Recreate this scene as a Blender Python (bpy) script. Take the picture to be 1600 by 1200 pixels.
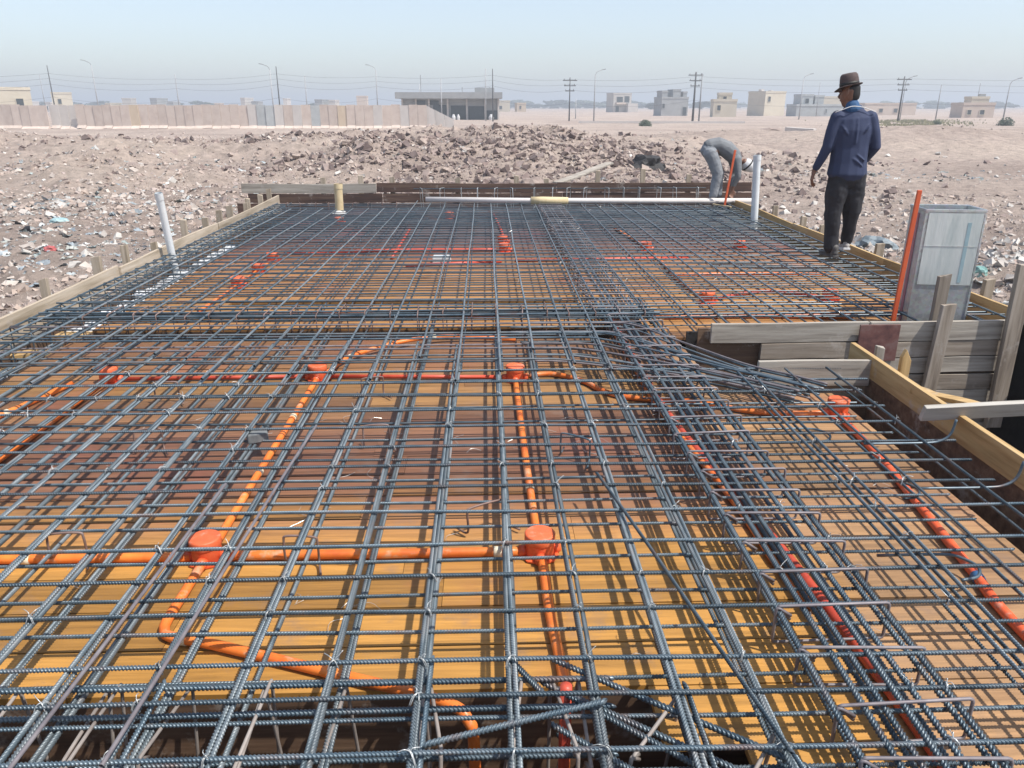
import bpy, bmesh, math, random
import numpy as np
from mathutils import Vector, Matrix, noise, Euler
random.seed(7)
C = bpy.context.scene
for o in list(bpy.data.objects): bpy.data.objects.remove(o)
R = math.radians
# ------------------------------------------------------------------ camera, sky, sun
cam = bpy.data.objects.new('camera', bpy.data.cameras.new('camera')); C.collection.objects.link(cam)
cam.location = (0, 0, 1.5); cam.rotation_euler = (R(90 - 19.93), 0, R(-1.795))
cam.data.sensor_width = 36; cam.data.lens = 27; cam.data.clip_start = .05; cam.data.clip_end = 12000
C.camera = cam
SUN = Vector((.52, -.26, 1)).normalized()
elev = math.asin(SUN.z); azim = math.atan2(SUN.x, SUN.y)
W = bpy.data.worlds.new('World'); C.world = W; W.use_nodes = True
nt = W.node_tree; bg = nt.nodes['Background']
sky = nt.nodes.new('ShaderNodeTexSky'); sky.sky_type = 'NISHITA'; sky.sun_disc = False
sky.sun_elevation = elev; sky.sun_rotation = azim; sky.air_density = 1.0; sky.dust_density = 1.2; sky.ozone_density = 2.6; sky.altitude = 50
hsk = nt.nodes.new('ShaderNodeHueSaturation'); hsk.inputs['Saturation'].default_value = .72; nt.links.new(sky.outputs[0], hsk.inputs['Color']); nt.links.new(hsk.outputs[0], bg.inputs[0]); bg.inputs[1].default_value = .148
sl = bpy.data.lights.new('sun', 'SUN'); sl.energy = 4.4; sl.angle = R(.55); sl.color = (1, .95, .87)
so = bpy.data.objects.new('sun', sl); C.collection.objects.link(so); so.location = (20, 5, 40)
so.rotation_euler = SUN.to_track_quat('Z', 'Y').to_euler()
C.view_settings.view_transform = 'Standard'; C.view_settings.look = 'None'; C.view_settings.exposure = .38; C.view_settings.gamma = 1
C.render.engine = 'CYCLES'
C.cycles.volume_bounces = 0; C.cycles.max_bounces = 6; C.cycles.diffuse_bounces = 3

# ------------------------------------------------------------------ tags
def tag(o, label=None, cat=None, group=None, kind=None):
    if label: o['label'] = label
    if cat: o['category'] = cat
    if group: o['group'] = group
    if kind: o['kind'] = kind
    return o
def link(o, parent=None):
    C.collection.objects.link(o)
    if parent: o.parent = parent
    return o
def empty(name, loc, label, cat, group=None, rz=0):
    o = bpy.data.objects.new(name, None); o.location = loc; o.rotation_euler = (0, 0, rz); o.empty_display_size = .1
    link(o); return tag(o, label, cat, group)

# ------------------------------------------------------------------ materials
def mat(name, cols, rough=.8, metal=0, scale=3, bump=0, bscale=30, stretch=(1, 1, 1), objrand=0, island=0, detail=6, spec=None, dist=.01, ramp=(.3, .7), splash=None):
    m = bpy.data.materials.new(name); m.use_nodes = True; t = m.node_tree; p = t.nodes['Principled BSDF']
    L = t.links.new
    tc = t.nodes.new('ShaderNodeTexCoord'); mp = t.nodes.new('ShaderNodeMapping'); mp.inputs['Scale'].default_value = stretch
    L(tc.outputs['Object'], mp.inputs[0])
    vec = mp.outputs[0]
    if objrand:
        oi = t.nodes.new('ShaderNodeObjectInfo'); ad = t.nodes.new('ShaderNodeVectorMath'); ad.operation = 'ADD'
        ms = t.nodes.new('ShaderNodeMath'); ms.operation = 'MULTIPLY'; ms.inputs[1].default_value = 37
        L(oi.outputs['Random'], ms.inputs[0]); L(vec, ad.inputs[0]); L(ms.outputs[0], ad.inputs[1]); vec = ad.outputs[0]
    n = t.nodes.new('ShaderNodeTexNoise'); n.inputs['Scale'].default_value = scale; n.inputs['Detail'].default_value = detail; n.inputs['Roughness'].default_value = .65
    L(vec, n.inputs['Vector'])
    cr = t.nodes.new('ShaderNodeValToRGB'); e = cr.color_ramp.elements
    k = len(cols)
    e[0].position = ramp[0]; e[1].position = ramp[1]
    e[0].color = (*cols[0], 1); e[1].color = (*cols[-1], 1)
    for i in range(1, k - 1):
        q = e.new(ramp[0] + (ramp[1] - ramp[0]) * i / (k - 1)); q.color = (*cols[i], 1)
    L(n.outputs[0], cr.inputs[0]); out = cr.outputs[0]
    if objrand or island:
        hs = t.nodes.new('ShaderNodeHueSaturation'); mr = t.nodes.new('ShaderNodeMapRange')
        a = objrand or island
        mr.inputs['To Min'].default_value = 1 - a; mr.inputs['To Max'].default_value = 1 + a
        if island:
            g = t.nodes.new('ShaderNodeNewGeometry'); L(g.outputs['Random Per Island'], mr.inputs[0])
        else: L(oi.outputs['Random'], mr.inputs[0])
        L(mr.outputs[0], hs.inputs['Value']); L(out, hs.inputs['Color']); out = hs.outputs[0]
    if splash:
        sc_, col_, lo_, amt_ = splash
        ns = t.nodes.new('ShaderNodeTexNoise'); ns.inputs['Scale'].default_value = sc_; ns.inputs['Detail'].default_value = 7; ns.inputs['Roughness'].default_value = .7
        gp = t.nodes.new('ShaderNodeNewGeometry'); L(gp.outputs['Position'], ns.inputs['Vector'])
        mr_ = t.nodes.new('ShaderNodeMapRange'); mr_.inputs[1].default_value = lo_; mr_.inputs[2].default_value = lo_ + .09; mr_.inputs[4].default_value = amt_; L(ns.outputs[0], mr_.inputs[0])
        mxs = t.nodes.new('ShaderNodeMix'); mxs.data_type = 'RGBA'; L(mr_.outputs[0], mxs.inputs[0]); L(out, mxs.inputs[6]); mxs.inputs[7].default_value = (*col_, 1); out = mxs.outputs[2]
    L(out, p.inputs['Base Color'])
    p.inputs['Roughness'].default_value = rough; p.inputs['Metallic'].default_value = metal
    if spec is not None: p.inputs['Specular IOR Level'].default_value = spec
    if bump:
        n2 = t.nodes.new('ShaderNodeTexNoise'); n2.inputs['Scale'].default_value = bscale; n2.inputs['Detail'].default_value = 5; L(vec, n2.inputs['Vector'])
        b = t.nodes.new('ShaderNodeBump'); b.inputs['Strength'].default_value = bump; b.inputs['Distance'].default_value = dist
        L(n2.outputs[0], b.inputs['Height']); L(b.outputs[0], p.inputs['Normal'])
    return m
def palette(name, cols, rough=.8, island=True, bump=.4, bscale=8, dist=.05):
    """constant palette picked per island (or per object)"""
    m = bpy.data.materials.new(name); m.use_nodes = True; t = m.node_tree; p = t.nodes['Principled BSDF']; L = t.links.new
    g = t.nodes.new('ShaderNodeNewGeometry' if island else 'ShaderNodeObjectInfo')
    cr = t.nodes.new('ShaderNodeValToRGB'); cr.color_ramp.interpolation = 'CONSTANT'; e = cr.color_ramp.elements
    while len(e) < len(cols): e.new(.5)
    for i, c in enumerate(cols): e[i].position = i / len(cols)
    for i, c in enumerate(cols): e[i].color = (*c, 1)
    L(g.outputs['Random Per Island' if island else 'Random'], cr.inputs[0])
    tc = t.nodes.new('ShaderNodeTexCoord'); n = t.nodes.new('ShaderNodeTexNoise'); n.inputs['Scale'].default_value = bscale; n.inputs['Detail'].default_value = 6
    L(tc.outputs['Object'], n.inputs['Vector'])
    mx = t.nodes.new('ShaderNodeMix'); mx.data_type = 'RGBA'; mx.blend_type = 'MULTIPLY'; mx.inputs[0].default_value = .5
    L(cr.outputs[0], mx.inputs[6]); 
    r2 = t.nodes.new('ShaderNodeMapRange'); r2.inputs[1].default_value = .3; r2.inputs[2].default_value = .7; r2.inputs[3].default_value = .55; r2.inputs[4].default_value = 1.2
    L(n.outputs[0], r2.inputs[0]); L(r2.outputs[0], mx.inputs[7]); L(mx.outputs[2], p.inputs['Base Color'])
    p.inputs['Roughness'].default_value = rough
    b = t.nodes.new('ShaderNodeBump'); b.inputs['Strength'].default_value = bump; b.inputs['Distance'].default_value = dist
    L(n.outputs[0], b.inputs['Height']); L(b.outputs[0], p.inputs['Normal'])
    return m

STEEL = [(.028, .048, .066), (.060, .092, .118), (.11, .142, .165)]
M = {}
M['rebar'] = mat('rebar_steel', STEEL + [(.12, .085, .08)], rough=.38, metal=.30, scale=5, objrand=.32, bump=.15, bscale=120, dist=.002, splash=(3.2, (.15, .085, .06), .58, .55))
M['rebar_skylit'] = mat('rebar_skylit', [(.055, .078, .095), (.105, .135, .155), (.17, .195, .21), (.19, .17, .165)], rough=.45, metal=.25, scale=5, objrand=.3, bump=.15, bscale=120, dist=.002, splash=(3.2, (.17, .11, .085), .60, .5))  # lighter steel copy: sky light on upward faces put into the colour
M['rebar_rust'] = mat('rebar_rusty', [(.10, .06, .05), (.20, .13, .11), (.24, .19, .18)], rough=.6, metal=.25, scale=7, objrand=.2)
M['tie'] = mat('tie_wire_steel', [(.36, .38, .38), (.58, .59, .58)], rough=.35, metal=.5, objrand=.3)
M['orange'] = mat('orange_pvc', [(.58, .11, .02), (.72, .18, .03), (.80, .25, .05)], rough=.42, scale=6, objrand=.12, bump=.05, splash=(9, (.55, .40, .28), .56, .6))
M['box'] = mat('orange_red_pvc', [(.62, .085, .025), (.80, .14, .05)], rough=.45, scale=14, objrand=.1, bump=.1, bscale=50, dist=.003, splash=(14, (.50, .36, .27), .57, .55))
M['lid'] = mat('orange_lid', [(.62, .105, .035), (.76, .165, .06)], rough=.55, scale=14, objrand=.08, bump=.1, bscale=50, dist=.003, splash=(16, (.52, .36, .27), .55, .5))
M['redpvc'] = mat('red_pvc', [(.42, .05, .03), (.62, .10, .05)], rough=.45, scale=8, objrand=.1)
M['cream'] = mat('cream_tape', [(.70, .60, .42), (.82, .74, .58)], rough=.6, scale=20)
M['blue'] = mat('blue_tape', [(.03, .10, .24), (.06, .16, .33)], rough=.5, scale=20)
M['whitepvc'] = mat('white_pvc', [(.62, .65, .66), (.74, .76, .76)], rough=.35, scale=4, bump=.03)
M['beigepvc'] = mat('beige_pvc', [(.52, .40, .22), (.66, .54, .33)], rough=.6, scale=9, bump=.15, bscale=20)
def wood(name, cols, rough=.75, bump=.5, orand=.18, axis=0, sc=2.2):
    st = [9, 9, 9]; st[axis] = .6
    return mat(name, cols, rough=rough, scale=sc, stretch=tuple(st), bump=bump, bscale=5, dist=.004, objrand=orand, detail=9, splash=(4.5, (.42, .38, .34), .58, .6))
YEL = [(.28, .17, .065), (.44, .29, .125), (.54, .38, .19)]
GRW = [(.17, .145, .12), (.33, .295, .25), (.46, .42, .365)]
for ax, s in enumerate('xyz'):
    M['stk' + s] = wood('dusty_stake_' + s, [(.22, .175, .12), (.36, .295, .22), (.46, .39, .31)], axis=ax)
    M['brn' + s] = wood('brown_weathered_' + s, [(.13, .10, .075), (.26, .215, .17), (.36, .31, .26)], axis=ax)
    M['yel' + s] = wood('new_timber_' + s, YEL, axis=ax)
    M['grw' + s] = wood('weathered_timber_' + s, GRW, axis=ax)
    M['tan' + s] = wood('tan_timber_' + s, [(.30, .22, .12), (.46, .36, .22), (.58, .48, .33)], axis=ax)
M['palew'] = wood('pale_timber', [(.26, .235, .20), (.42, .39, .345), (.50, .475, .43)], axis=0)
M['darkboard'] = wood('dark_oiled_board', [(.035, .022, .018), (.10, .055, .04), (.17, .11, .075)], axis=0)
M['redply'] = mat('red_film_ply', [(.07, .03, .03), (.16, .07, .06), (.20, .13, .12)], scale=9, rough=.6)
M['black'] = mat('gap_shade_black', [(.012, .011, .012), (.03, .028, .028)], scale=5, rough=.7, bump=.3)
M['galv'] = None
M['skin'] = mat('skin_brown', [(.16, .075, .045), (.22, .11, .07)], rough=.5, scale=12)
M['navy'] = mat('navy_cloth', [(.020, .030, .075), (.028, .041, .095)], rough=.8, scale=3, bump=.2, bscale=5, dist=.03)
M['bluecol'] = mat('collar_blue', [(.02, .07, .17), (.03, .10, .22)], rough=.8, scale=9)
M['blackcloth'] = mat('black_cloth', [(.010, .010, .014), (.022, .022, .028)], rough=.8, scale=6, bump=.4, bscale=9, dist=.03)
M['hat'] = mat('brown_felt', [(.060, .042, .040), (.10, .072, .068)], rough=.9, scale=40, bump=.2, bscale=90, dist=.003)
M['hair'] = mat('black_hair', [(.006, .005, .005), (.02, .016, .014)], rough=.6, scale=60)
M['greycloth'] = mat('grey_jersey', [(.13, .14, .15), (.19, .20, .21)], rough=.85, scale=6, bump=.4, bscale=9, dist=.03)
M['greytrouser'] = mat('grey_trouser_cloth', [(.19, .205, .225), (.27, .285, .305)], rough=.85, scale=7, bump=.5, bscale=10, dist=.03)
M['white'] = mat('white_cloth', [(.5, .5, .5), (.7, .7, .7)], rough=.8)
M['shoe'] = mat('dusty_shoe', [(.03, .03, .035), (.12, .11, .10)], rough=.7, scale=18)
M['shoe2'] = mat('pale_shoe', [(.25, .23, .22), (.5, .47, .44)], rough=.7, scale=18)

# ------------------------------------------------------------------ mesh builder
class MB:
    def __init__(s): s.v = []; s.f = []
    def add(s, vs, fs):
        k = len(s.v); s.v += [tuple(v) for v in vs]; s.f += [tuple(i + k for i in f) for f in fs]; return s
    def box(s, lo, hi):
        (a, b, c), (d, e, f) = lo, hi
        return s.add([(a,b,c),(d,b,c),(d,e,c),(a,e,c),(a,b,f),(d,b,f),(d,e,f),(a,e,f)],
                     [(0,3,2,1),(4,5,6,7),(0,1,5,4),(1,2,6,5),(2,3,7,6),(3,0,4,7)])
    def beam(s, p, q, w, h, up=(0, 0, 1)):
        p, q = Vector(p), Vector(q); d = (q - p).normalized(); u = Vector(up)
        sd = d.cross(u).normalized(); u = sd.cross(d)
        vs = [c + sd * a * w / 2 + u * b * h / 2 for c in (p, q) for a, b in ((-1,-1),(1,-1),(1,1),(-1,1))]
        return s.add(vs, [(0,1,2,3),(7,6,5,4),(0,4,5,1),(1,5,6,2),(2,6,7,3),(3,7,4,0)])
    def tube(s, pts, r, n=8, cap=True):
        pts = [Vector(p) for p in pts]; k = len(s.v); N = len(pts)
        rr = r if isinstance(r, (list, tuple)) else [r] * N
        d0 = (pts[1] - pts[0]).normalized(); ref = Vector((0, 0, 1)) if abs(d0.z) < .9 else Vector((1, 0, 0))
        a = d0.cross(ref).normalized()
        for i, p in enumerate(pts):
            if i == 0: d = d0
            elif i == N - 1: d = (pts[i] - pts[i-1]).normalized()
            else: d = ((pts[i+1] - pts[i]).normalized() + (pts[i] - pts[i-1]).normalized()).normalized()
            a = (a - d * a.dot(d)).normalized(); b = d.cross(a)
            for j in range(n):
                t = 2 * math.pi * j / n; s.v.append(tuple(p + (a * math.cos(t) + b * math.sin(t)) * rr[i]))
        for i in range(N - 1):
            for j in range(n):
                q = (j + 1) % n; s.f.append((k + i*n + j, k + i*n + q, k + (i+1)*n + q, k + (i+1)*n + j))
        if cap: s.f.append(tuple(k + j for j in reversed(range(n)))); s.f.append(tuple(k + (N-1)*n + j for j in range(n)))
        return s
    def lathe(s, prof, n=24, c=(0, 0, 0)):
        k = len(s.v)
        for r, z in prof:
            for j in range(n):
                t = 2 * math.pi * j / n; s.v.append((c[0] + r * math.cos(t), c[1] + r * math.sin(t), c[2] + z))
        for i in range(len(prof) - 1):
            for j in range(n):
                q = (j + 1) % n; s.f.append((k + i*n + j, k + i*n + q, k + (i+1)*n + q, k + (i+1)*n + j))
        s.f.append(tuple(k + j for j in reversed(range(n)))); s.f.append(tuple(k + (len(prof)-1)*n + j for j in range(n)))
        return s
    def mesh(s, name, m, smooth=False):
        me = bpy.data.meshes.new(name); me.from_pydata(s.v, [], s.f); me.update()
        if m: me.materials.append(m)
        if smooth: me.polygons.foreach_set('use_smooth', [True] * len(me.polygons))
        return me
    def build(s, name, m, parent=None, smooth=False, bevel=0, loc=None):
        o = link(bpy.data.objects.new(name, s.mesh(name, m, smooth)), parent)
        if loc: o.location = loc
        if bevel:
            b = o.modifiers.new('b', 'BEVEL'); b.width = bevel; b.segments = 2; b.limit_method = 'ANGLE'
        return o
def smooth_path(pts, n=6):
    """Catmull-Rom through pts"""
    P = [Vector(p) for p in pts]; P = [P[0]*2 - P[1]] + P + [P[-1]*2 - P[-2]]; out = []
    for i in range(1, len(P) - 2):
        for k in range(n):
            t = k / n; a, b, c, d = P[i-1:i+3]
            out.append(.5 * ((2*b) + (c-a)*t + (2*a - 5*b + 4*c - d)*t*t + (3*b - a - 3*c + d)*t**3))
    out.append(P[-2]); return out
def ordinal(n):
    w = ['', 'first', 'second', 'third', 'fourth', 'fifth', 'sixth', 'seventh', 'eighth', 'ninth', 'tenth', 'eleventh', 'twelfth']
    return w[n] if n < len(w) else '%dth' % n

# ------------------------------------------------------------------ terrain
FX0, FX1, FY0, FY1 = -3.72, 4.14, -3.0, 13.84
def fbm(x, y, s, o=4):
    a = 1; t = 0; f = 1 / s
    for i in range(o): t += a * noise.noise(Vector((x * f, y * f, 3.7 * i + s))); a *= .5; f *= 2.03
    return t
def gauss(x, y, cx, cy, sx, sy): return math.exp(-((x - cx) / sx) ** 2 - ((y - cy) / sy) ** 2)
def ground_z(x, y):
    r = math.hypot(x, y)
    z = -.8
    far = 1 / (1 + (r / 90) ** 3)
    z += (.13 * fbm(x, y, 4.5, 4) + .035 * fbm(x, y, .45, 3)) * far + .10 * fbm(x + 50, y, 14, 3) * far
    rub = 0
    left = sg((x - 7) / 2.5); yy = min(1, max(0, (y - 12) / 10)) * sg((y - 52) / 5)
    # spoil ridge of the left and middle field
    ridge = .95 * math.exp(-((y - 39 - 3 * noise.noise(Vector((x * .06, 1, 0)))) / 10) ** 2) * (.75 + .5 * fbm(x, y, 9, 3))
    ridge *= left * (1 - .6 * gauss(x, y, -35, 45, 9, 30))
    z += max(0, ridge)
    z += .85 * gauss(x, y, 1.2, 26, 4.0, 3.6) + .42 * gauss(x, y, -4.5, 26, 4, 3) + .5 * gauss(x, y, 6, 33, 5, 5)
    z += (.55 * max(0, fbm(x, y, 5, 4)) + .20 * abs(fbm(x, y, 1.1, 4))) * yy * (.35 + .65 * left)
    for cx_, cy_, h_, s_ in ((-15, 31, .55, 3), (-23, 35, .6, 4), (-7, 32, .5, 2.6), (-31, 33, .6, 4), (-10, 22, .38, 2.2), (-19, 25, .4, 2.6), (-27, 41, .6, 4), (-3, 42, .5, 4), (10, 38, .45, 3), (-12, 27, .35, 1.8)):
        z += h_ * gauss(x, y, cx_, cy_, s_ * 1.3, s_ * .8) * (.8 + .5 * noise.noise(Vector((x * .7, y * .7, 9))))
    # near left litter bank beside the formwork
    z += .45 * gauss(x, y, -8, 14, 5, 7) + .3 * gauss(x, y, -14, 20, 5, 5) + .10 * abs(fbm(x, y, .9, 3)) * (x < -3.5) * (r < 40)
    # right dirt berms
    z += .95 * gauss(x, y, 24, 46, 8, 6) + .9 * gauss(x, y, 38, 50, 9, 7) + .6 * gauss(x, y, 15, 52, 6, 5) + .7 * gauss(x, y, 30, 62, 10, 6)
    z += .35 * gauss(x, y, 7.2, 9.5, 2.0, 3.0) + .12 * abs(fbm(x, y, .8, 3)) * gauss(x, y, 7, 9, 4, 6)
    if r > 70: z += .35 * fbm(x, y, 60, 2) * min(1, (r - 70) / 200) * (y > 0)
    return z
def sg(t): return 1 / (1 + math.exp(max(-60, min(60, t))))
def terrain_z(x, y):
    d = min(x - FX0, FX1 - x, y - FY0, FY1 - y)
    z = ground_z(x, y)
    if d > .0: return -2.9
    if d > -.5: z = min(z, -.62)
    return z
rad = [2.2]
while rad[-1] < 3000:
    r = rad[-1]; rad.append(r + max(.11, r * .0135 if r < 70 else r * .05))
ang = []
a = -180.0
while a < 180:
    ang.append(a); a += .16 if -36 < a < 40 else (.8 if -60 < a < 60 else 5)
na = len(ang)
tv = [(0, 0, -2.9)]; 
for r in rad:
    for a in ang:
        x = r * math.sin(R(a)); y = r * math.cos(R(a)); tv.append((x, y, terrain_z(x, y)))
tf = []
for j in range(na): tf.append((0, 1 + (j + 1) % na, 1 + j))
for i in range(len(rad) - 1):
    for j in range(na):
        q = (j + 1) % na; b = 1 + i * na; tf.append((b + j, b + q, b + na + q, b + na + j))
me = bpy.data.meshes.new('ground'); me.from_pydata(tv, [], tf); me.update()
# soil material
gm = bpy.data.materials.new('soil'); gm.use_nodes = True; t = gm.node_tree; p = t.nodes['Principled BSDF']; L = t.links.new
geo = t.nodes.new('ShaderNodeNewGeometry')
def gn(scale, det=8, vec=geo.outputs['Position'], t=t, rgh=.6):
    n = t.nodes.new('ShaderNodeTexNoise'); n.inputs['Scale'].default_value = scale; n.inputs['Detail'].default_value = det; n.inputs['Roughness'].default_value = rgh; t.links.new(vec, n.inputs['Vector']); return n
n1 = gn(.12); n2 = gn(2.6, 10, rgh=.75); n3 = gn(14, 6, rgh=.8)
cr = t.nodes.new('ShaderNodeValToRGB'); e = cr.color_ramp.elements
e[0].position = .34; e[0].color = (.385, .305, .26, 1); e[1].position = .66; e[1].color = (.53, .435, .365, 1); q = e.new(.5); q.color = (.465, .375, .32, 1)
L(n1.outputs[0], cr.inputs[0])
mr = t.nodes.new('ShaderNodeMapRange'); mr.inputs[1].default_value = .35; mr.inputs[2].default_value = .65; mr.inputs[3].default_value = .66; mr.inputs[4].default_value = 1.18
L(n2.outputs[0], mr.inputs[0])
mx = t.nodes.new('ShaderNodeMix'); mx.data_type = 'RGBA'; mx.blend_type = 'MULTIPLY'; mx.inputs[0].default_value = 1; L(cr.outputs[0], mx.inputs[6]); L(mr.outputs[0], mx.inputs[7])
L(mx.outputs[2], p.inputs['Base Color']); p.inputs['Roughness'].default_value = .95; p.inputs['Specular IOR Level'].default_value = .15
ma = t.nodes.new('ShaderNodeMath'); ma.operation = 'MULTIPLY_ADD'; ma.inputs[1].default_value = .3; L(n3.outputs[0], ma.inputs[0]); L(n2.outputs[0], ma.inputs[2])
bp = t.nodes.new('ShaderNodeBump'); bp.inputs['Strength'].default_value = .9; bp.inputs['Distance'].default_value = .24; L(ma.outputs[0], bp.inputs['Height']); L(bp.outputs[0], p.inputs['Normal'])
me.materials.append(gm)
me.polygons.foreach_set('use_smooth', [True] * len(me.polygons))
gobj = link(bpy.data.objects.new('ground', me)); tag(gobj, kind='structure')

# rubble scatter: deformed low polyhedra merged with numpy
ico = bmesh.new(); bmesh.ops.create_icosphere(ico, subdivisions=1, radius=1); ico.verts.ensure_lookup_table()
ico.free()
IV = np.array([(a, b, c) for c in (-1, 1) for b in (-1, 1) for a in (-1, 1)], float) * .75
IF = np.array([(0,2,1),(1,2,3),(4,5,6),(5,7,6),(0,1,4),(1,5,4),(2,6,3),(3,6,7),(0,4,2),(2,4,6),(1,3,5),(3,7,5)])
g5 = 5
SV = np.array([(i / (g5 - 1) * 2 - 1, j / (g5 - 1) * 2 - 1, 0) for j in range(g5) for i in range(g5)], float)
SF = np.array([t_ for j in range(g5 - 1) for i in range(g5 - 1) for t_ in ((j*g5+i, j*g5+i+1, (j+1)*g5+i+1), (j*g5+i, (j+1)*g5+i+1, (j+1)*g5+i))])
rng = np.random.default_rng(3)
def scatter(name, pts, size, m, flat=(.35, .9), label='', cat='rubble', sheet=False):
    IV_, IF_ = (SV, SF) if sheet else (IV, IF)
    n = len(pts); nv = len(IV_); V = np.zeros((n, nv, 3)); 
    for i, (x, y) in enumerate(pts):
        s = size(x, y)
        if sheet: v = IV_ + rng.normal(0, .20, (nv, 3)) * (1, 1, 1.1)
        else: v = IV_ * rng.uniform(.35, 1.15, (nv, 3))
        v = v * rng.uniform(.55, 1.35, 3) * (1, 1, rng.uniform(*flat) if not sheet else 1)
        tl = .9 if not sheet else .5
        e = Euler((rng.uniform(-tl, tl), rng.uniform(-tl, tl), rng.uniform(0, 6.28))).to_matrix()
        v = v @ np.array(e).T * s
        V[i] = v + (x, y, ground_z(x, y) + s * .08)
    F = (IF_[None] + (np.arange(n) * nv)[:, None, None]).reshape(-1, 3)
    me = bpy.data.meshes.new(name); me.vertices.add(n * nv); me.vertices.foreach_set('co', V.reshape(-1))
    me.loops.add(len(F) * 3); me.loops.foreach_set('vertex_index', F.reshape(-1).astype(np.int32))
    me.polygons.add(len(F)); me.polygons.foreach_set('loop_start', np.arange(0, len(F) * 3, 3, dtype=np.int32)); me.polygons.foreach_set('loop_total', np.full(len(F), 3, dtype=np.int32))
    me.update(); me.polygons.foreach_set('use_smooth', [False] * len(F)); me.materials.append(m)
    o = link(bpy.data.objects.new(name, me)); return tag(o, label, cat, kind='stuff')
def inside(x, y): return FX0 - .35 < x < FX1 + .35 and y < FY1 + .3
def fov(n, r0, r1, dens, amin=-36, amax=40, p=1.0):
    out = []; tries = 0
    while len(out) < n and tries < n * 60:
        tries += 1
        r = r0 * (r1 / r0) ** (random.random() ** p); a = R(random.uniform(amin, amax)); x, y = r * math.sin(a), r * math.cos(a)
        if inside(x, y): continue
        if random.random() < dens(x, y): out.append((x, y))
    return out
def d_rub(x, y):
    lf = sg((x - 9) / 3)
    near = max(gauss(x, y, 7.5, 9, 2.5, 6), gauss(x, y, -3, 17, 12, 6) * .8)
    return max(0, min(1, (.12 + 1.5 * noise.noise(Vector((x * .22, y * .22, 5))) + .35) * (lf * (r_(y)) + .10) + near))
def r_(y): return 1 if y < 52 else math.exp(-(y - 52) / 8)
lnsz = lambda lo, hi: (lambda x, y: lo * (hi / lo) ** (random.random() ** 2.2) * (.55 + .02 * math.hypot(x, y)))
M['rub'] = palette('rubble_mixed', [(.44, .36, .31), (.41, .33, .285), (.47, .39, .34), (.36, .28, .245), (.46, .40, .355), (.43, .345, .29), (.39, .32, .29), (.52, .46, .41)], rough=.95)
M['dark'] = palette('dark_clods', [(.13, .095, .085), (.24, .18, .16), (.30, .235, .21), (.17, .13, .12), (.36, .29, .25)], rough=.95)  # brown clods; darkest tones also paint in the shadows of the heap
M['pale'] = palette('pale_debris', [(.52, .49, .45), (.46, .42, .385), (.58, .55, .51), (.42, .41, .39), (.50, .44, .39)], rough=.9)
M['litter'] = palette('plastic_litter', [(.46, .48, .48), (.30, .34, .36), (.42, .44, .43), (.13, .14, .15), (.56, .56, .54), (.32, .37, .36), (.42, .46, .47), (.10, .10, .11), (.50, .48, .45), (.26, .30, .33), (.60, .58, .55), (.40, .42, .39)], rough=.5)
scatter('rubble', fov(30000, 8, 75, d_rub), lnsz(.012, .105), M['rub'], label='broken earth and stone rubble strewn over the whole field', cat='rubble')
def d_dark(x, y):
    return min(1, gauss(x, y, 1.2, 25, 4.2, 4.5) + .9 * gauss(x, y, -4.6, 25, 3.0, 1.6) + .55 * gauss(x, y, 7, 27, 3.5, 5) + .35 * gauss(x, y, -10, 36, 9, 3) + .5 * gauss(x, y, -2, 36, 8, 3) + .25 * gauss(x, y, -22, 26, 7, 4) + .3 * gauss(x, y, 14, 33, 4, 2) + .5 * gauss(x, y, 0, 19.5, 5, 1.2))
scatter('rubble', fov(6500, 15, 50, d_dark, -34, 34), lnsz(.035, .19), M['dark'], label='dark clods heaped behind the far formwork board', cat='rubble')
def d_pale(x, y):
    return min(1, gauss(x, y, 7.6, 8.5, 2.4, 4.5) + .5 * gauss(x, y, 6.5, 15, 3, 4) + .25 * gauss(x, y, -7, 12, 3, 5) + .05)
scatter('rubble', fov(3300, 6, 45, d_pale), lnsz(.014, .15), M['pale'], label='pale concrete chips and lumps beside the slab', cat='rubble')
def d_lit(x, y):
    return min(1, 1.0 * gauss(x, y, -8.5, 15.5, 3.0, 2.6) + .9 * gauss(x, y, -6.3, 11.5, 2, 1.4) + 1.0 * gauss(x, y, -15.5, 27, 2.0, 2.5) + .8 * gauss(x, y, -11, 25, 1.5, 1.2) + .8 * gauss(x, y, -9.8, 28, 1.4, 1.6) + .35 * gauss(x, y, -4.5, 26, 3, 2)
        + .9 * gauss(x, y, 12.5, 27, 3.5, 1.4) + 1.0 * gauss(x, y, 17, 25.5, 4.5, .9) + .5 * gauss(x, y, 7, 9, 2.5, 4) + .10 * gauss(x, y, -8, 16, 8, 10) + .4 * gauss(x, y, 4, 27, 2, 1))
scatter('litter', fov(2600, 7, 45, d_lit), lnsz(.02, .10), M['litter'], flat=(.06, .4), label='crumpled plastic and paper litter lying in the rubble', cat='litter', sheet=True)

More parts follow.
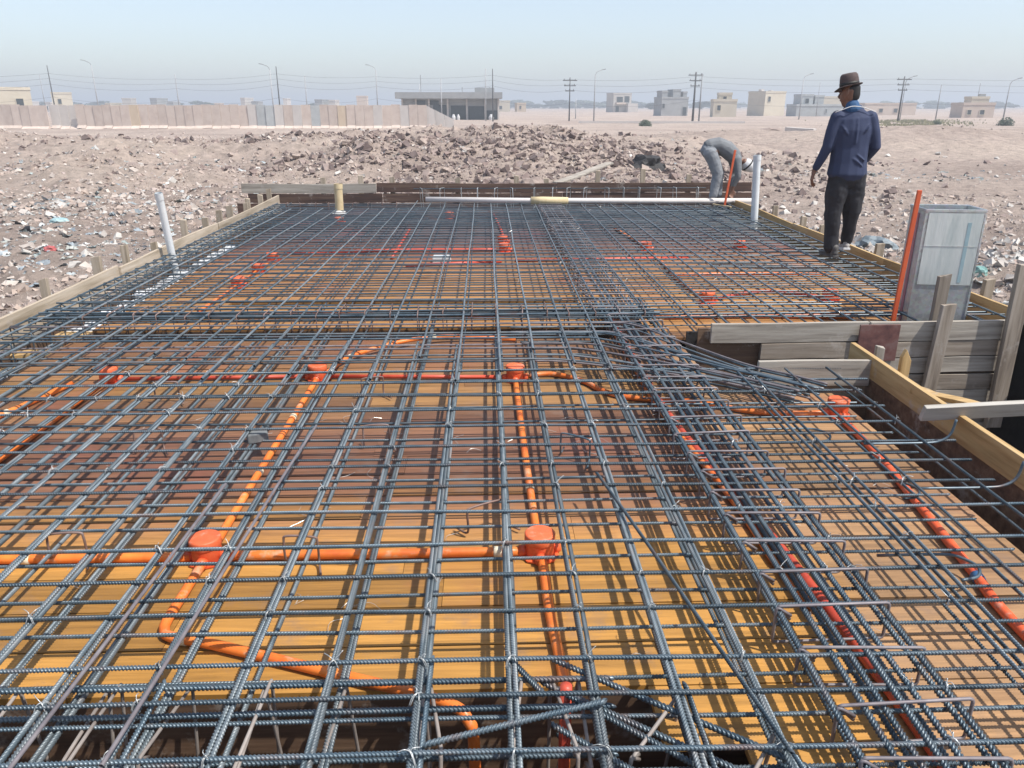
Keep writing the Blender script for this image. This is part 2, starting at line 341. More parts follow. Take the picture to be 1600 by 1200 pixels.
def lump(name, px, sz, m, label, cat, seed, group=None, flat=.6, lift=.3, sub=3, amp=.35, fr=1.6):
    x, y = px; bm = bmesh.new(); bmesh.ops.create_icosphere(bm, subdivisions=sub, radius=1)
    for v in bm.verts:
        n = v.co.normalized(); v.co = n * (1 + amp * noise.fractal(n * fr + Vector((seed, 0, 0)), 1, 2, 4))
        v.co = Vector((v.co.x * sz[0], v.co.y * sz[1], v.co.z * sz[2]))
    me = bpy.data.meshes.new(name); bm.to_mesh(me); bm.free(); me.materials.append(m)
    o = link(bpy.data.objects.new(name, me)); o.location = (x, y, ground_z(x, y) + sz[2] * lift); return tag(o, label, cat, group)
M['tarp'] = mat('grey_tarpaulin', [(.10, .13, .15), (.22, .26, .28)], rough=.6, scale=4, bump=.5)
M['bluetarp'] = mat('blue_plastic', [(.03, .14, .30), (.10, .30, .50)], rough=.4, scale=4)
M['redpl'] = mat('red_plastic', [(.36, .07, .07), (.48, .14, .13)], rough=.5)
M['clod'] = mat('earth_clod', [(.20, .155, .135), (.34, .27, .235)], rough=.95, scale=5, bump=.6)
M['paleclod'] = mat('pale_lump', [(.38, .35, .32), (.58, .55, .50)], rough=.95, scale=5, bump=.6)
M['greyrock'] = mat('grey_concrete_lump', [(.22, .23, .25), (.36, .37, .38)], rough=.9, scale=6, bump=.5)
lump('tarpaulin_bundle', (-9.35, 14.2), (.52, .3, .2), M['tarp'], 'dark grey bundled tarpaulin lying in the litter at left', 'tarpaulin', 2)
lump('plastic_sheet', (-11.2, 16.2), (.4, .3, .12), M['bluetarp'], 'bright blue plastic scrap at the left edge of the photo', 'plastic scrap', 4)
lump('plastic_bag', (-6.1, 10.9), (.085, .07, .045), M['redpl'], 'small red plastic bag among the litter left of the slab', 'bag', 6)
lump('plastic_bag', (-7.2, 13.3), (.16, .10, .05), mat('cyan_plastic', [(.22, .38, .40), (.38, .50, .50)], rough=.4), 'cyan plastic scrap between two stakes left of the white pipe', 'bag', 8)
lump('earth_clod', (-10.6, 24.3), (.36, .34, .24), M['clod'], 'round brown clod alone on bare soil, left of the far board', 'clod', 9)
lump('earth_clod', (1.2, 20.5), (.42, .36, .26), M['clod'], 'biggest dark clod, low in the heap behind the far board', 'clod', 11)
lump('earth_clod', (4.9, 24.5), (.62, .4, .36), M['black'], 'black lump of coated rubbish above the leaning plank', 'clod', 12, amp=.5)
lump('concrete_lump', (7.15, 7.9), (.34, .3, .22), M['paleclod'], 'pale rough lump right of the metal duct', 'lump', 13, amp=.5)
lump('concrete_lump', (8.6, 9.3), (.42, .34, .22), M['greyrock'], 'smooth grey-blue boulder at the right edge of the photo', 'lump', 14, amp=.3)
lump('concrete_lump', (6.55, 6.9), (.2, .2, .15), M['greyrock'], 'small bluish plastic-wrapped lump above the tall right stake', 'lump', 15, amp=.4)
lump('concrete_lump', (6.6, 12.9), (.28, .3, .15), M['tarp'], 'dark grey lump just behind the top of the metal duct', 'lump', 16, amp=.5)
lump('plastic_bag', (6.05, 9.2), (.11, .09, .09), mat('green_glass', [(.10, .24, .21), (.25, .40, .37)], rough=.3), 'small green bottle scrap beside the orange rod', 'bag', 17)
lump('earth_clod', (20.5, 58), (1.0, .7, .4), M['clod'], 'dark clod on the skyline left of the bending man', 'clod', 18)
lump('earth_clod', (47, 56), (1.0, .8, .45), M['clod'], 'dark clod on the berm at the right', 'clod', 19)

# ------------------------------------------------------------------ formwork deck
dm = bpy.data.materials.new('deck_plank'); dm.use_nodes = True; t = dm.node_tree; p = t.nodes['Principled BSDF']; L = t.links.new
geo = t.nodes.new('ShaderNodeNewGeometry'); sep = t.nodes.new('ShaderNodeSeparateXYZ'); L(geo.outputs['Position'], sep.inputs[0])
isl = geo.outputs['Random Per Island']
# base tint along the deck: golden film near the camera, then bare brown, then gold and red-brown
wob = gn(.9, 4, geo.outputs['Position'], t); 
yy_ = t.nodes.new('ShaderNodeMath'); yy_.operation = 'MULTIPLY_ADD'; yy_.inputs[1].default_value = .35; L(isl, yy_.inputs[0]); L(sep.outputs[1], yy_.inputs[2])
mrY = t.nodes.new('ShaderNodeMapRange'); mrY.inputs[1].default_value = .175; mrY.inputs[2].default_value = 13.175; L(yy_.outputs[0], mrY.inputs[0])
cy = t.nodes.new('ShaderNodeValToRGB'); els = cy.color_ramp.elements
stops = [(0, (.30, .16, .05)), (1.9, (.40, .20, .045)), (2.75, (.41, .205, .05)), (3.15, (.24, .11, .06)), (3.9, (.18, .085, .05)), (4.5, (.29, .155, .055)), (5.3, (.22, .105, .05)), (6.4, (.40, .20, .06)), (8.3, (.34, .16, .06)), (9.4, (.20, .085, .05)), (10.4, (.085, .065, .065)), (13, (.06, .05, .055))]
els[0].position = 0; els[0].color = (*stops[0][1], 1); els[1].position = 1; els[1].color = (*stops[-1][1], 1)
for yv, c in stops[1:-1]: q = els.new(yv / 13); q.color = (*c, 1)
L(mrY.outputs[0], cy.inputs[0])
# right strip is greyer and paler
mrX = t.nodes.new('ShaderNodeMapRange'); mrX.inputs[1].default_value = 1.30; mrX.inputs[2].default_value = 1.55; 
mrx2 = t.nodes.new('ShaderNodeMath'); mrx2.operation = 'MULTIPLY_ADD'; mrx2.inputs[1].default_value = .3; L(isl, mrx2.inputs[0]); L(sep.outputs[0], mrx2.inputs[2]); L(mrx2.outputs[0], mrX.inputs[0])
mxa = t.nodes.new('ShaderNodeMix'); mxa.data_type = 'RGBA'; nearm = t.nodes.new('ShaderNodeMapRange'); nearm.inputs[1].default_value = 5.0; nearm.inputs[2].default_value = 5.4; nearm.inputs[3].default_value = 1; nearm.inputs[4].default_value = 0; L(sep.outputs[1], nearm.inputs[0])
mmul = t.nodes.new('ShaderNodeMath'); mmul.operation = 'MULTIPLY'; L(mrX.outputs[0], mmul.inputs[0]); L(nearm.outputs[0], mmul.inputs[1]); L(mmul.outputs[0], mxa.inputs[0]); L(cy.outputs[0], mxa.inputs[6]); mxa.inputs[7].default_value = (.32, .185, .09, 1)
# grain
mp = t.nodes.new('ShaderNodeMapping'); mp.inputs['Scale'].default_value = (1.1, 22, 1)
av = t.nodes.new('ShaderNodeVectorMath'); av.operation = 'ADD'; cmb = t.nodes.new('ShaderNodeCombineXYZ'); m40 = t.nodes.new('ShaderNodeMath'); m40.operation = 'MULTIPLY'; m40.inputs[1].default_value = 40
L(isl, m40.inputs[0]); L(m40.outputs[0], cmb.inputs[0]); L(geo.outputs['Position'], av.inputs[0]); L(cmb.outputs[0], av.inputs[1]); L(av.outputs[0], mp.inputs[0])
gr = gn(1.6, 10, mp.outputs[0], t, .7); gr.inputs['Distortion'].default_value = .8
mg = t.nodes.new('ShaderNodeMapRange'); mg.inputs[1].default_value = .3; mg.inputs[2].default_value = .7; mg.inputs[3].default_value = .62; mg.inputs[4].default_value = 1.3; L(gr.outputs[0], mg.inputs[0])
mi = t.nodes.new('ShaderNodeMapRange'); mi.inputs[3].default_value = .70; mi.inputs[4].default_value = 1.25; L(isl, mi.inputs[0])
mm = t.nodes.new('ShaderNodeMath'); mm.operation = 'MULTIPLY'; L(mg.outputs[0], mm.inputs[0]); L(mi.outputs[0], mm.inputs[1])
mx1 = t.nodes.new('ShaderNodeMix'); mx1.data_type = 'RGBA'; mx1.blend_type = 'MULTIPLY'; mx1.inputs[0].default_value = 1; L(mxa.outputs[2], mx1.inputs[6]); L(mm.outputs[0], mx1.inputs[7])
# dried paint and cement stains
st = gn(.75, 6, geo.outputs['Position'], t, .6); ms = t.nodes.new('ShaderNodeMapRange'); ms.inputs[1].default_value = .55; ms.inputs[2].default_value = .72; ms.inputs[4].default_value = .55; L(st.outputs[0], ms.inputs[0])
mx2 = t.nodes.new('ShaderNodeMix'); mx2.data_type = 'RGBA'; L(ms.outputs[0], mx2.inputs[0]); L(mx1.outputs[2], mx2.inputs[6]); mx2.inputs[7].default_value = (.30, .075, .065, 1)
st2 = gn(5, 6, geo.outputs['Position'], t, .7); ms2 = t.nodes.new('ShaderNodeMapRange'); ms2.inputs[1].default_value = .55; ms2.inputs[2].default_value = .74; ms2.inputs[4].default_value = .6; L(st2.outputs[0], ms2.inputs[0])
mx3 = t.nodes.new('ShaderNodeMix'); mx3.data_type = 'RGBA'; L(ms2.outputs[0], mx3.inputs[0]); L(mx2.outputs[2], mx3.inputs[6]); mx3.inputs[7].default_value = (.20, .14, .11, 1)
L(mx3.outputs[2], p.inputs['Base Color']); p.inputs['Roughness'].default_value = .55
bp = t.nodes.new('ShaderNodeBump'); bp.inputs['Strength'].default_value = .4; bp.inputs['Distance'].default_value = .004; L(gr.outputs[0], bp.inputs['Height']); L(bp.outputs[0], p.inputs['Normal'])

DZ = -.16
def rows(y):
    if y < 1.40: return [(-3.12, 2.1)]
    if y < 1.87: return [(.36 + (1.87 - y) * .95, 2.1)]
    if y < 4.35: return [(-3.12, 2.1)]
    if y < 5.12: return [(-3.12, 1.42)]
    if y < 5.58: return [(-3.12, 1.42)]
    if y < 5.92: return [(.95, 3.86)]
    if 6.66 < y < 6.80: return [(-3.12, -2.3), (.8, 3.86)]
    return [(-3.12, 3.86)]
deck = MB(); y = -.4
edges = [-.4, 1.40, 1.87, 4.35, 5.12, 5.58, 5.92, 6.66, 6.80, 13.42]
for a, b in zip(edges[:-1], edges[1:]):
    n = max(1, round((b - a) / .205)); st_ = (b - a) / n
    for i in range(n):
        y0, y1 = a + i * st_, a + (i + 1) * st_
        for x0, x1 in rows((y0 + y1) / 2):
            x = x0
            while x < x1 - .01:
                xe = min(x1, x + random.uniform(1.8, 3.6))
                if x1 - xe < .5: xe = x1
                z = DZ + random.uniform(-.003, .002); g = random.uniform(.002, .0045)
                deck.box((x + .001, y0 + g, z - .022), (xe - .001, y1 - g, z)); x = xe
deck_o = deck.build('formwork_deck', dm); tag(deck_o, 'ochre plywood and plank deck spread under the whole steel mat', 'deck')
# dropped beams: trough boxes under the deck line
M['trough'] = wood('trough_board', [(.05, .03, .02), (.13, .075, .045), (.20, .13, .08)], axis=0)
def trough(x0, x1, y0, y1, depth, label, along='x'):
    e = empty('beam_formwork', ((x0 + x1) / 2, (y0 + y1) / 2, depth), label, 'beam formwork')
    def P(nm, lo, hi): 
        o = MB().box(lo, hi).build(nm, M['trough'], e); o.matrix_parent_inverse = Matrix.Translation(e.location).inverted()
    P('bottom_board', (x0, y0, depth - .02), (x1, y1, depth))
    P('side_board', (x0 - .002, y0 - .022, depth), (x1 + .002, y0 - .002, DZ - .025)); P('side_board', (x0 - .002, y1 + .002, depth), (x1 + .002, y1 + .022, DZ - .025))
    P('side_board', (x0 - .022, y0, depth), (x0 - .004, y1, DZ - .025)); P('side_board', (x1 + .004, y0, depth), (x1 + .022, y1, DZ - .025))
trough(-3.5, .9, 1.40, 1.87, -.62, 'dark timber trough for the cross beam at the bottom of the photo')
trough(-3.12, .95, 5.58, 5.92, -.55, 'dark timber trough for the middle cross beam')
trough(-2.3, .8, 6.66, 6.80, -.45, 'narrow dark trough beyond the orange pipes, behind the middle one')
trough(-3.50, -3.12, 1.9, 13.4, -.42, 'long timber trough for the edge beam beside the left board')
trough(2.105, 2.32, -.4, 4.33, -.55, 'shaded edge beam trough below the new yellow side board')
# white polythene lining lumps in the left trough
for i, (y0, y1) in enumerate([(6.2, 7.3), (7.45, 8.7), (8.9, 10.4)]):
    s = MB(); nx, ny = 6, 26
    for a in range(ny + 1):
        for b in range(nx + 1):
            x = -3.48 + .34 * b / nx; yv = y0 + (y1 - y0) * a / ny
            s.v.append((x, yv, -.25 + .05 * noise.noise(Vector((x * 7, yv * 5, i)))))
    s.f = [(a*(nx+1)+b, a*(nx+1)+b+1, (a+1)*(nx+1)+b+1, (a+1)*(nx+1)+b) for a in range(ny) for b in range(nx)]
    o = s.build('plastic_sheet', mat('white_polythene%d' % i, [(.55, .58, .62), (.75, .77, .80)], rough=.35, scale=6)); 
    so_ = o.modifiers.new('s', 'SOLIDIFY'); so_.thickness = .006
    tag(o, 'white polythene lining in the left edge trough, ' + ['nearest of the three strips', 'middle of the three strips', 'farthest of the three strips'][i], 'plastic sheet', 'polythene strips in the left edge trough')
tag(MB().box((-3.46, 5.95, -.262), (-3.16, 6.1, -.22)).build('timber_offcut', M['yelx']), 'short yellow timber offcut in the left edge trough', 'offcut')
for i, yv in enumerate([4.5, 4.95, 5.4]):
    tag(MB().beam((-3.45, yv, -.2), (-3.13, yv + .12, -.2), .12, .03).build('timber_offcut', M['yelx']), 'pale yellow wood strip bridging the left edge trough, ' + ['nearest', 'middle', 'farthest'][i] + ' of three', 'offcut', 'strips across the left trough')

# ------------------------------------------------------------------ side boards
def plank(name, p, q, w, h, m, label, cat='board', group=None, up=(0, 0, 1), bevel=.003, seg=6, warp=.006):
    """a sawn board with a slight warp"""
    p, q = Vector(p), Vector(q); s = MB(); d = (q - p).normalized(); u = Vector(up); sd = d.cross(u).normalized(); u = sd.cross(d)
    ph = random.uniform(0, 6)
    for i in range(seg + 1):
        f = i / seg; c = p.lerp(q, f) + sd * warp * math.sin(f * 4 + ph) + u * warp * math.sin(f * 5 + ph * 2)
        for a, b in ((-1,-1),(1,-1),(1,1),(-1,1)): s.v.append(tuple(c + sd * a * w / 2 + u * b * h / 2))
    for i in range(seg):
        for j in range(4): k = i * 4; s.f.append((k + j, k + (j+1) % 4, k + 4 + (j+1) % 4, k + 4 + j))
    s.f += [(3, 2, 1, 0), tuple(seg * 4 + j for j in range(4))]
    o = s.build(name, m, bevel=bevel); return tag(o, label, cat, group)
L1 = [0.5, 4.1, 7.4, 10.3, 13.5]
nm = ['nearest', 'second nearest', 'third nearest', 'farthest']
for i in range(4):
    plank('side_board', (-3.53, L1[i] + .004, -.035 - .004 * i), (-3.53 - .01 * i, L1[i+1] - .004, -.04 + .008 * (i % 2)), .028, .19, M['stky'], 'tan timber board edging the left side, ' + nm[i] + ' of the row', 'board', 'boards edging the left side')
    plank('side_board', (-3.533, L1[i] + .004, -.24), (-3.533, L1[i+1] - .004, -.24), .026, .19, M['grwy'], 'lower timber board of the left edge, ' + nm[i] + ' of the row', 'board', 'lower boards of the left side')
R1 = [5.45, 7.55, 10.0, 12.7]
for i in range(3):
    plank('side_board', (3.99, R1[i] + .004, -.03), (3.98, R1[i+1] - .004, -.03 + .01 * i), .028, .17, M['yely'], 'yellow timber board edging the right side, ' + ['nearest, beside the metal duct', 'middle one, at the standing man\'s feet', 'farthest, by the white pipe'][i], 'board', 'boards edging the right side')
    plank('side_board', (3.995, R1[i] + .004, -.22), (3.985, R1[i+1] - .004, -.22), .026, .19, M['yely'], 'lower board of the right edge, ' + ['nearest', 'middle', 'farthest'][i] + ' of the three', 'board', 'lower boards of the right side')
# far formwork: stacked boards
fx = [-4.2, -1.9, 1.2, 4.6]
for i in range(3):
    plank('far_board', (fx[i] + .004, 13.60, .165 + .006 * i), (fx[i+1] - .004, 13.60, .165), .03, .155, M['grwx'] if i == 0 else M['darkboard'], 'top board of the far edge, ' + ['weathered grey, at left', 'dark brown, in the middle', 'dark brown, behind the bending man'][i], 'board', 'boards of the far edge')
    plank('far_board', (fx[i] + .004 + .1, 13.605, .0), (fx[i+1] - .004 + .1, 13.60, .0), .026, .155, M['darkboard'], 'second board down of the far edge, ' + ['left', 'middle', 'right'][i] + ' piece', 'board', 'boards of the far edge')
    plank('far_board', (fx[i] + .004 - .1, 13.60, -.17), (fx[i+1] - .004 - .1, 13.605, -.17), .028, .17, M['darkboard'], 'bottom board of the far edge, ' + ['left', 'middle', 'right'][i] + ' piece', 'board', 'boards of the far edge')
def stake(x, y, z0, z1, w, m, label, group=None, lean=(0, 0), pointed=False, d=None):
    s = MB(); d = d or w; a, b = w / 2, d / 2; lx, ly = lean
    h = z1 - z0
    if pointed:
        vs = [(-a,-b,0),(a,-b,0),(a,b,0),(-a,b,0),(-a+lx,-b+ly,h-.05),(a+lx,-b+ly,h-.07),(a+lx,b+ly,h-.07),(-a+lx,b+ly,h-.05),(-a*.3+lx,-b+ly,h),(-a*.3+lx,b+ly,h)]
        s.add(vs, [(3,2,1,0),(0,1,5,8,4),(1,2,6,5),(2,3,7,9,6),(3,0,4,7),(4,8,9,7),(8,5,6,9)])
    else:
        t1 = random.uniform(-.012, .012)
        s.add([(-a,-b,0),(a,-b,0),(a,b,0),(-a,b,0),(-a+lx,-b+ly,h+t1),(a+lx,-b+ly,h-t1),(a+lx,b+ly,h),(-a+lx,b+ly,h+t1)], [(0,3,2,1),(4,5,6,7),(0,1,5,4),(1,2,6,5),(2,3,7,6),(3,0,4,7)])
    o = s.build('stake', m, bevel=.003, loc=(x, y, z0)); return tag(o, label, 'stake', group)
lys = [(5.3,.13),(6.45,.2),(7.35,.24),(8.0,.23),(8.65,.1),(9.55,.30),(10.3,.18),(10.85,.22),(11.45,.2),(11.95,.17),(12.4,.19),(12.9,.2),(13.5,.26)]
for i, (yv, h) in enumerate(lys):
    stake(-3.66 - random.uniform(0, .1), yv, -.95, .05 + (h - .06) * .62, random.uniform(.06, .09), M['stkz'], 'wooden stake behind the left edge board, %s one from the near end' % ordinal(i + 1), 'stakes along the left edge', lean=(random.uniform(-.03, .03), random.uniform(-.02, .03)), d=.045)
rys = [(5.62,.2),(6.15,.15),(7.2,.13),(7.95,.14),(9.4,.13),(10.1,.13),(11.1,.15),(12.0,.16)]
for i, (yv, h) in enumerate(rys):
    stake(4.09 + random.uniform(0, .05), yv, -.95, h, random.uniform(.07, .09), M['stkz'], 'wooden stake behind the right edge board, %s one from the near end' % ordinal(i + 1), 'stakes along the right edge', lean=(random.uniform(-.02, .03), 0), d=.05)
for i, (xv, h) in enumerate(zip((-2.82,-2.19,-1.61,-.51,.49,1.04,1.93,2.71,3.48), (.34,.37,.35,.33,.36,.31,.44,.47,.38))):
    stake(xv, 13.68, -.95, h, .085, M['stkz'], 'wooden stake behind the far board, %s one from the left' % ordinal(i + 1), 'stakes along the far edge', lean=(random.uniform(-.03, .03), 0), d=.05)
# leaning plank thrown behind the far board
plank('timber_plank', (1.25, 14.3, .18), (2.35, 15.2, .46), .20, .03, M['grwx'], 'weathered plank leaning on the rubble behind the far board', 'plank')

# ------------------------------------------------------------------ stair opening
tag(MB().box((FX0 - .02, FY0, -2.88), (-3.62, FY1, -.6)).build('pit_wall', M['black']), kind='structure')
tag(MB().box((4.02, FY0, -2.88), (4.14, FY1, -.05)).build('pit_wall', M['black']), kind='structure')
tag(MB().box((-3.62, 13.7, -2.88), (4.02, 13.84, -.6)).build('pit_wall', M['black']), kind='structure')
tag(MB().box((FX0, FY0, -2.95), (FX1, FY1, -2.888)).build('pit_floor', M['clod']), kind='structure')
def wb(i, z0, z1, x0, x1, m, y=5.22):
    plank('timber_plank', (x0, y, (z0 + z1) / 2), (x1, y + .02, (z0 + z1) / 2 + random.uniform(-.006, .006)), .03, z1 - z0 - .008, m, 'weathered plank of the stair wall, %s from the top%s' % (ordinal(i // 2 + 1), ', left piece' if i % 2 == 0 else ', right piece behind the stakes'), 'plank', 'planks of the stair opening wall', warp=.003)
zz = [.05, -.10, -.225, -.35, -.475, -.60, -.74, -.88]
for k in range(7):
    wb(2 * k, zz[k + 1], zz[k], 1.95 if k else 1.58, 2.72, M['grwx'] if k in (0, 5) else M['brnx'])
    wb(2 * k + 1, zz[k + 1] + .004, zz[k] + .004, 2.723, 3.75, M['brnx'] if k % 2 else M['grwx'])
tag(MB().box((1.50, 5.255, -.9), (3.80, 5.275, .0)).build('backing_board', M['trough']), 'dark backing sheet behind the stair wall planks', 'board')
tag(MB().box((1.44, 5.34, -.62), (1.94, 5.36, -.05)).build('gap_shade_board', M['black']), 'black panel added for the shaded gap left of the grey stair wall', 'board')  # black sheet added to paint the shade of the open gap
tag(MB().box((2.64, 5.185, -.235), (2.93, 5.20, .035)).build('plywood_sheet', M['redply'], bevel=.002), 'dark red plywood piece nailed on the grey stair wall', 'plywood')
tag(MB().box((1.60, 4.45, -.75), (2.45, 5.13, -.73)).build('stair_board', M['brnx']), 'pale boards at the bottom of the stair opening', 'board')
stake(3.20, 5.16, -.50, .19, .095, M['brnz'], 'broad grey stake standing against the stair wall, in front of the duct', d=.04, lean=(.03, 0))
stake(3.27, 5.34, -.3, .36, .085, M['brnz'], 'grey stake right behind the broad one, against the metal duct', d=.04)
stake(3.74, 5.16, -.75, .46, .11, M['brnz'], 'tallest weathered stake at the right end of the stair wall', d=.045, lean=(-.02, 0))
stake(2.505, 4.32, -.25, .13, .06, M['yelz'], 'pointed new wooden stake behind the yellow side board', pointed=True, d=.03)
stake(2.50, 4.62, -.25, .05, .055, M['grwz'], 'short grey stake left of the pointed one', d=.03)
plank('side_board', (2.345, 4.66, -.005), (2.318, .6, .005), .032, .135, M['yely'], 'new yellow timber board running from the notch towards the bottom right corner', 'board', warp=.008)
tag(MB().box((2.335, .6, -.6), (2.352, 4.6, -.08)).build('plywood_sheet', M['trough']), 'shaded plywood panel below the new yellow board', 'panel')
plank('end_board', (1.63, 4.37, -.035), (2.325, 4.37, -.035), .028, .165, M['grwx'], 'short grey board closing the near side of the notch', 'board', warp=.002)
tag(MB().box((1.46, 4.392, -.62), (2.32, 4.41, -.125)).build('plywood_sheet', M['stkx']), 'plywood strip below the short grey notch board', 'panel')
plank('timber_plank', (2.13, 3.44, .078), (3.4, 3.50, .10), .028, .085, M['palew'], 'pale weathered plank lying across the yellow board to the right edge', 'plank', up=(0, -.35, 1))
for i, (a, b) in enumerate([((2.33, 3.9, .03), (2.55, 3.62, .03)), ((2.36, 4.02, .0), (2.44, 3.8, .01)), ((2.34, 2.9, -.02), (2.5, 2.8, -.02))]):
    plank('wood_cleat', a, b, .07, .025, M['yelx'], 'short new wood cleat nailed outside the yellow board, %s' % ['behind the pale plank', 'by the pointed stake', 'nearest the camera'][i], 'cleat', 'cleats outside the yellow board')
for i in range(4):
    plank('stair_plank', (2.6, 3.2 + .42 * i, -1.2 - .0 * i), (4.0, 3.3 + .42 * i, -.95), .04, .16, M['grwx'], 'grey plank down in the dark stair shaft, %s from the near side' % ordinal(i + 1), 'plank', 'planks down in the stair shaft', up=(0, -.6, 1))
plank('prop', (3.55, 4.0, -2.6), (3.40, 4.05, -.55), .08, .06, M['grwz'], 'upright timber prop in the stair shaft at the right edge', 'prop', up=(0, 1, 0))
for i in range(2): plank('prop', (2.75 + .35 * i, 4.6, -2.6), (2.8 + .3 * i, 4.6, -.8), .07, .06, M['grwz'], 'timber prop deep under the pale plank, ' + ['left one', 'right one'][i], 'prop', 'props in the shaft', up=(0, 1, 0))
plank('edge_board', (3.93, 5.42, .045), (4.6, 4.2, .045), .16, .03, M['grwy'], 'dusty flat board on the right lip of the stair shaft', 'board')
# ------------------------------------------------------------------ reinforcement
r0 = .0068
def rib_mesh(length, r, pitch, slant, n=9, wob=.004, seed=0, ribs=True):
    rs = np.random.RandomState(seed); ph = rs.uniform(0, 6, 4)
    if ribs:
        k = int(length / pitch); s = []
        for i in range(k):
            b = i * pitch; s += [(b, r * .88), (b + pitch * .42, r * .88), (b + pitch * .55, r * 1.22), (b + pitch * .86, r * 1.22)]
        s.append((length, r * .9))
    else:
        s = [(length * i / 24, r) for i in range(25)]
    s = np.array(s); K = len(s); t = np.arange(n) * 2 * np.pi / n
    X = s[:, 0:1] + (slant * r * np.cos(t))[None] * (1 if ribs else 0)
    wy = wob * (np.sin(s[:, 0] * 1.3 + ph[0]) + .5 * np.sin(s[:, 0] * 3.1 + ph[1])); wz = wob * .5 * (np.sin(s[:, 0] * 1.9 + ph[2]) + .5 * np.sin(s[:, 0] * 4.3 + ph[3]))
    Y = s[:, 1:2] * np.cos(t)[None] + wy[:, None]; Z = s[:, 1:2] * np.sin(t)[None] + wz[:, None]
    V = np.stack([X, Y, Z], -1).reshape(-1, 3)
    i = np.arange(K - 1)[:, None] * n; j = np.arange(n)[None]; jn = (j + 1) % n
    F = np.stack([i + j, i + n + j, i + n + jn, i + jn], -1).reshape(-1, 4)
    me = bpy.data.meshes.new('rebar'); me.vertices.add(len(V)); me.vertices.foreach_set('co', V.reshape(-1))
    nf = len(F); me.loops.add(nf * 4); me.loops.foreach_set('vertex_index', F.reshape(-1).astype(np.int32))
    me.polygons.add(nf); me.polygons.foreach_set('loop_start', np.arange(0, nf * 4, 4, dtype=np.int32)); me.polygons.foreach_set('loop_total', np.full(nf, 4, dtype=np.int32))
    me.update(); me.materials.append(M['rebar'])
    if not ribs: me.polygons.foreach_set('use_smooth', [True] * nf)
    return me
_cache = {}
def bar(p, q, ribs, label, group, r=r0, m=None, slant=1.3, var=None, name='rebar'):
    p, q = Vector(p), Vector(q); d = q - p; Lg = math.ceil(d.length * 4) / 4
    v = random.randrange(4) if var is None else var
    key = (Lg, ribs, r, v, m)
    if key not in _cache:
        _cache[key] = rib_mesh(Lg, r, .0112 * (r / r0) ** .5, slant if v % 2 else -slant, seed=int(Lg * 8) + v * 17, ribs=ribs, n=9 if ribs else 6)
        if m: _cache[key].materials.clear(); _cache[key].materials.append(m)
    o = bpy.data.objects.new(name, _cache[key]); o.location = p; o.scale = (d.length / Lg, 1, 1)
    o.rotation_euler = d.to_track_quat('X', 'Z').to_euler(); link(o); return tag(o, label, 'steel bar', group)
rj = random.uniform
M['rebar_skew'] = mat('mauve_steel', [(.11, .095, .105), (.18, .16, .17), (.25, .23, .235)], rough=.55, metal=.2, scale=8)
# -- crosswise top bars
T1 = [1.468, 1.663, 1.805, 2.039, 2.228, 2.43, 2.673, 2.877, 3.083, 3.287, 3.523]
T1 = [.62, .84, 1.05, 1.26] + T1
T1s = list(T1); yv = 3.75
while yv < 12.95: T1s.append(yv + rj(-.012, .012)); yv += .205 + rj(-.006, .006)
cnt = 0; T1y = []
for i, yv in enumerate(T1s):
    if 4.42 < yv < 5.5: continue
    x0 = -3.42 + rj(-.03, .03); x1 = 2.17 + rj(-.1, .06) if yv < 4.4 else 3.9 + rj(-.05, .05)
    cnt += yv > 1.4
    lab = 'crosswise ribbed bar of the top layer, %s up from the bottom of the photo' % ordinal(cnt) if 1.4 < yv < 4.42 else 'thin crosswise bar in the dense far part of the top layer'
    if yv < 1.4: lab = 'crosswise ribbed bar of the top layer below the edge of the photo'
    sl = rj(-.010, .012)
    bar((x0, yv - sl, 0), (x1, yv + sl, rj(-.002, .002)), yv < 4.4, lab, 'crosswise top bars' if yv < 4.42 else 'far crosswise top bars', r=.0061); T1y.append(yv)
T2 = [yv + rj(-.010, .008) for yv in T1s]
cnt = 0
for i, yv in enumerate(T2):
    if 4.42 < yv < 5.5: continue
    x0 = -3.42 + rj(-.03, .03); x1 = 2.05 + rj(-.1, .06) if yv < 4.4 else 3.85
    cnt += yv > 1.4
    lab = 'crosswise bar of the lower layer, %s up from the bottom of the photo' % ordinal(cnt) if 1.4 < yv < 4.42 else 'thin crosswise bar in the dense far part of the lower layer'
    if yv < 1.4: lab = 'crosswise bar of the lower layer below the edge of the photo'
    sl = rj(-.012, .012)
    bar((x0, yv - sl, -.068), (x1, yv + sl, -.068 + rj(-.004, .004)), yv < 3.7, lab, 'crosswise lower bars' if yv < 4.42 else 'far crosswise lower bars', r=.0058)
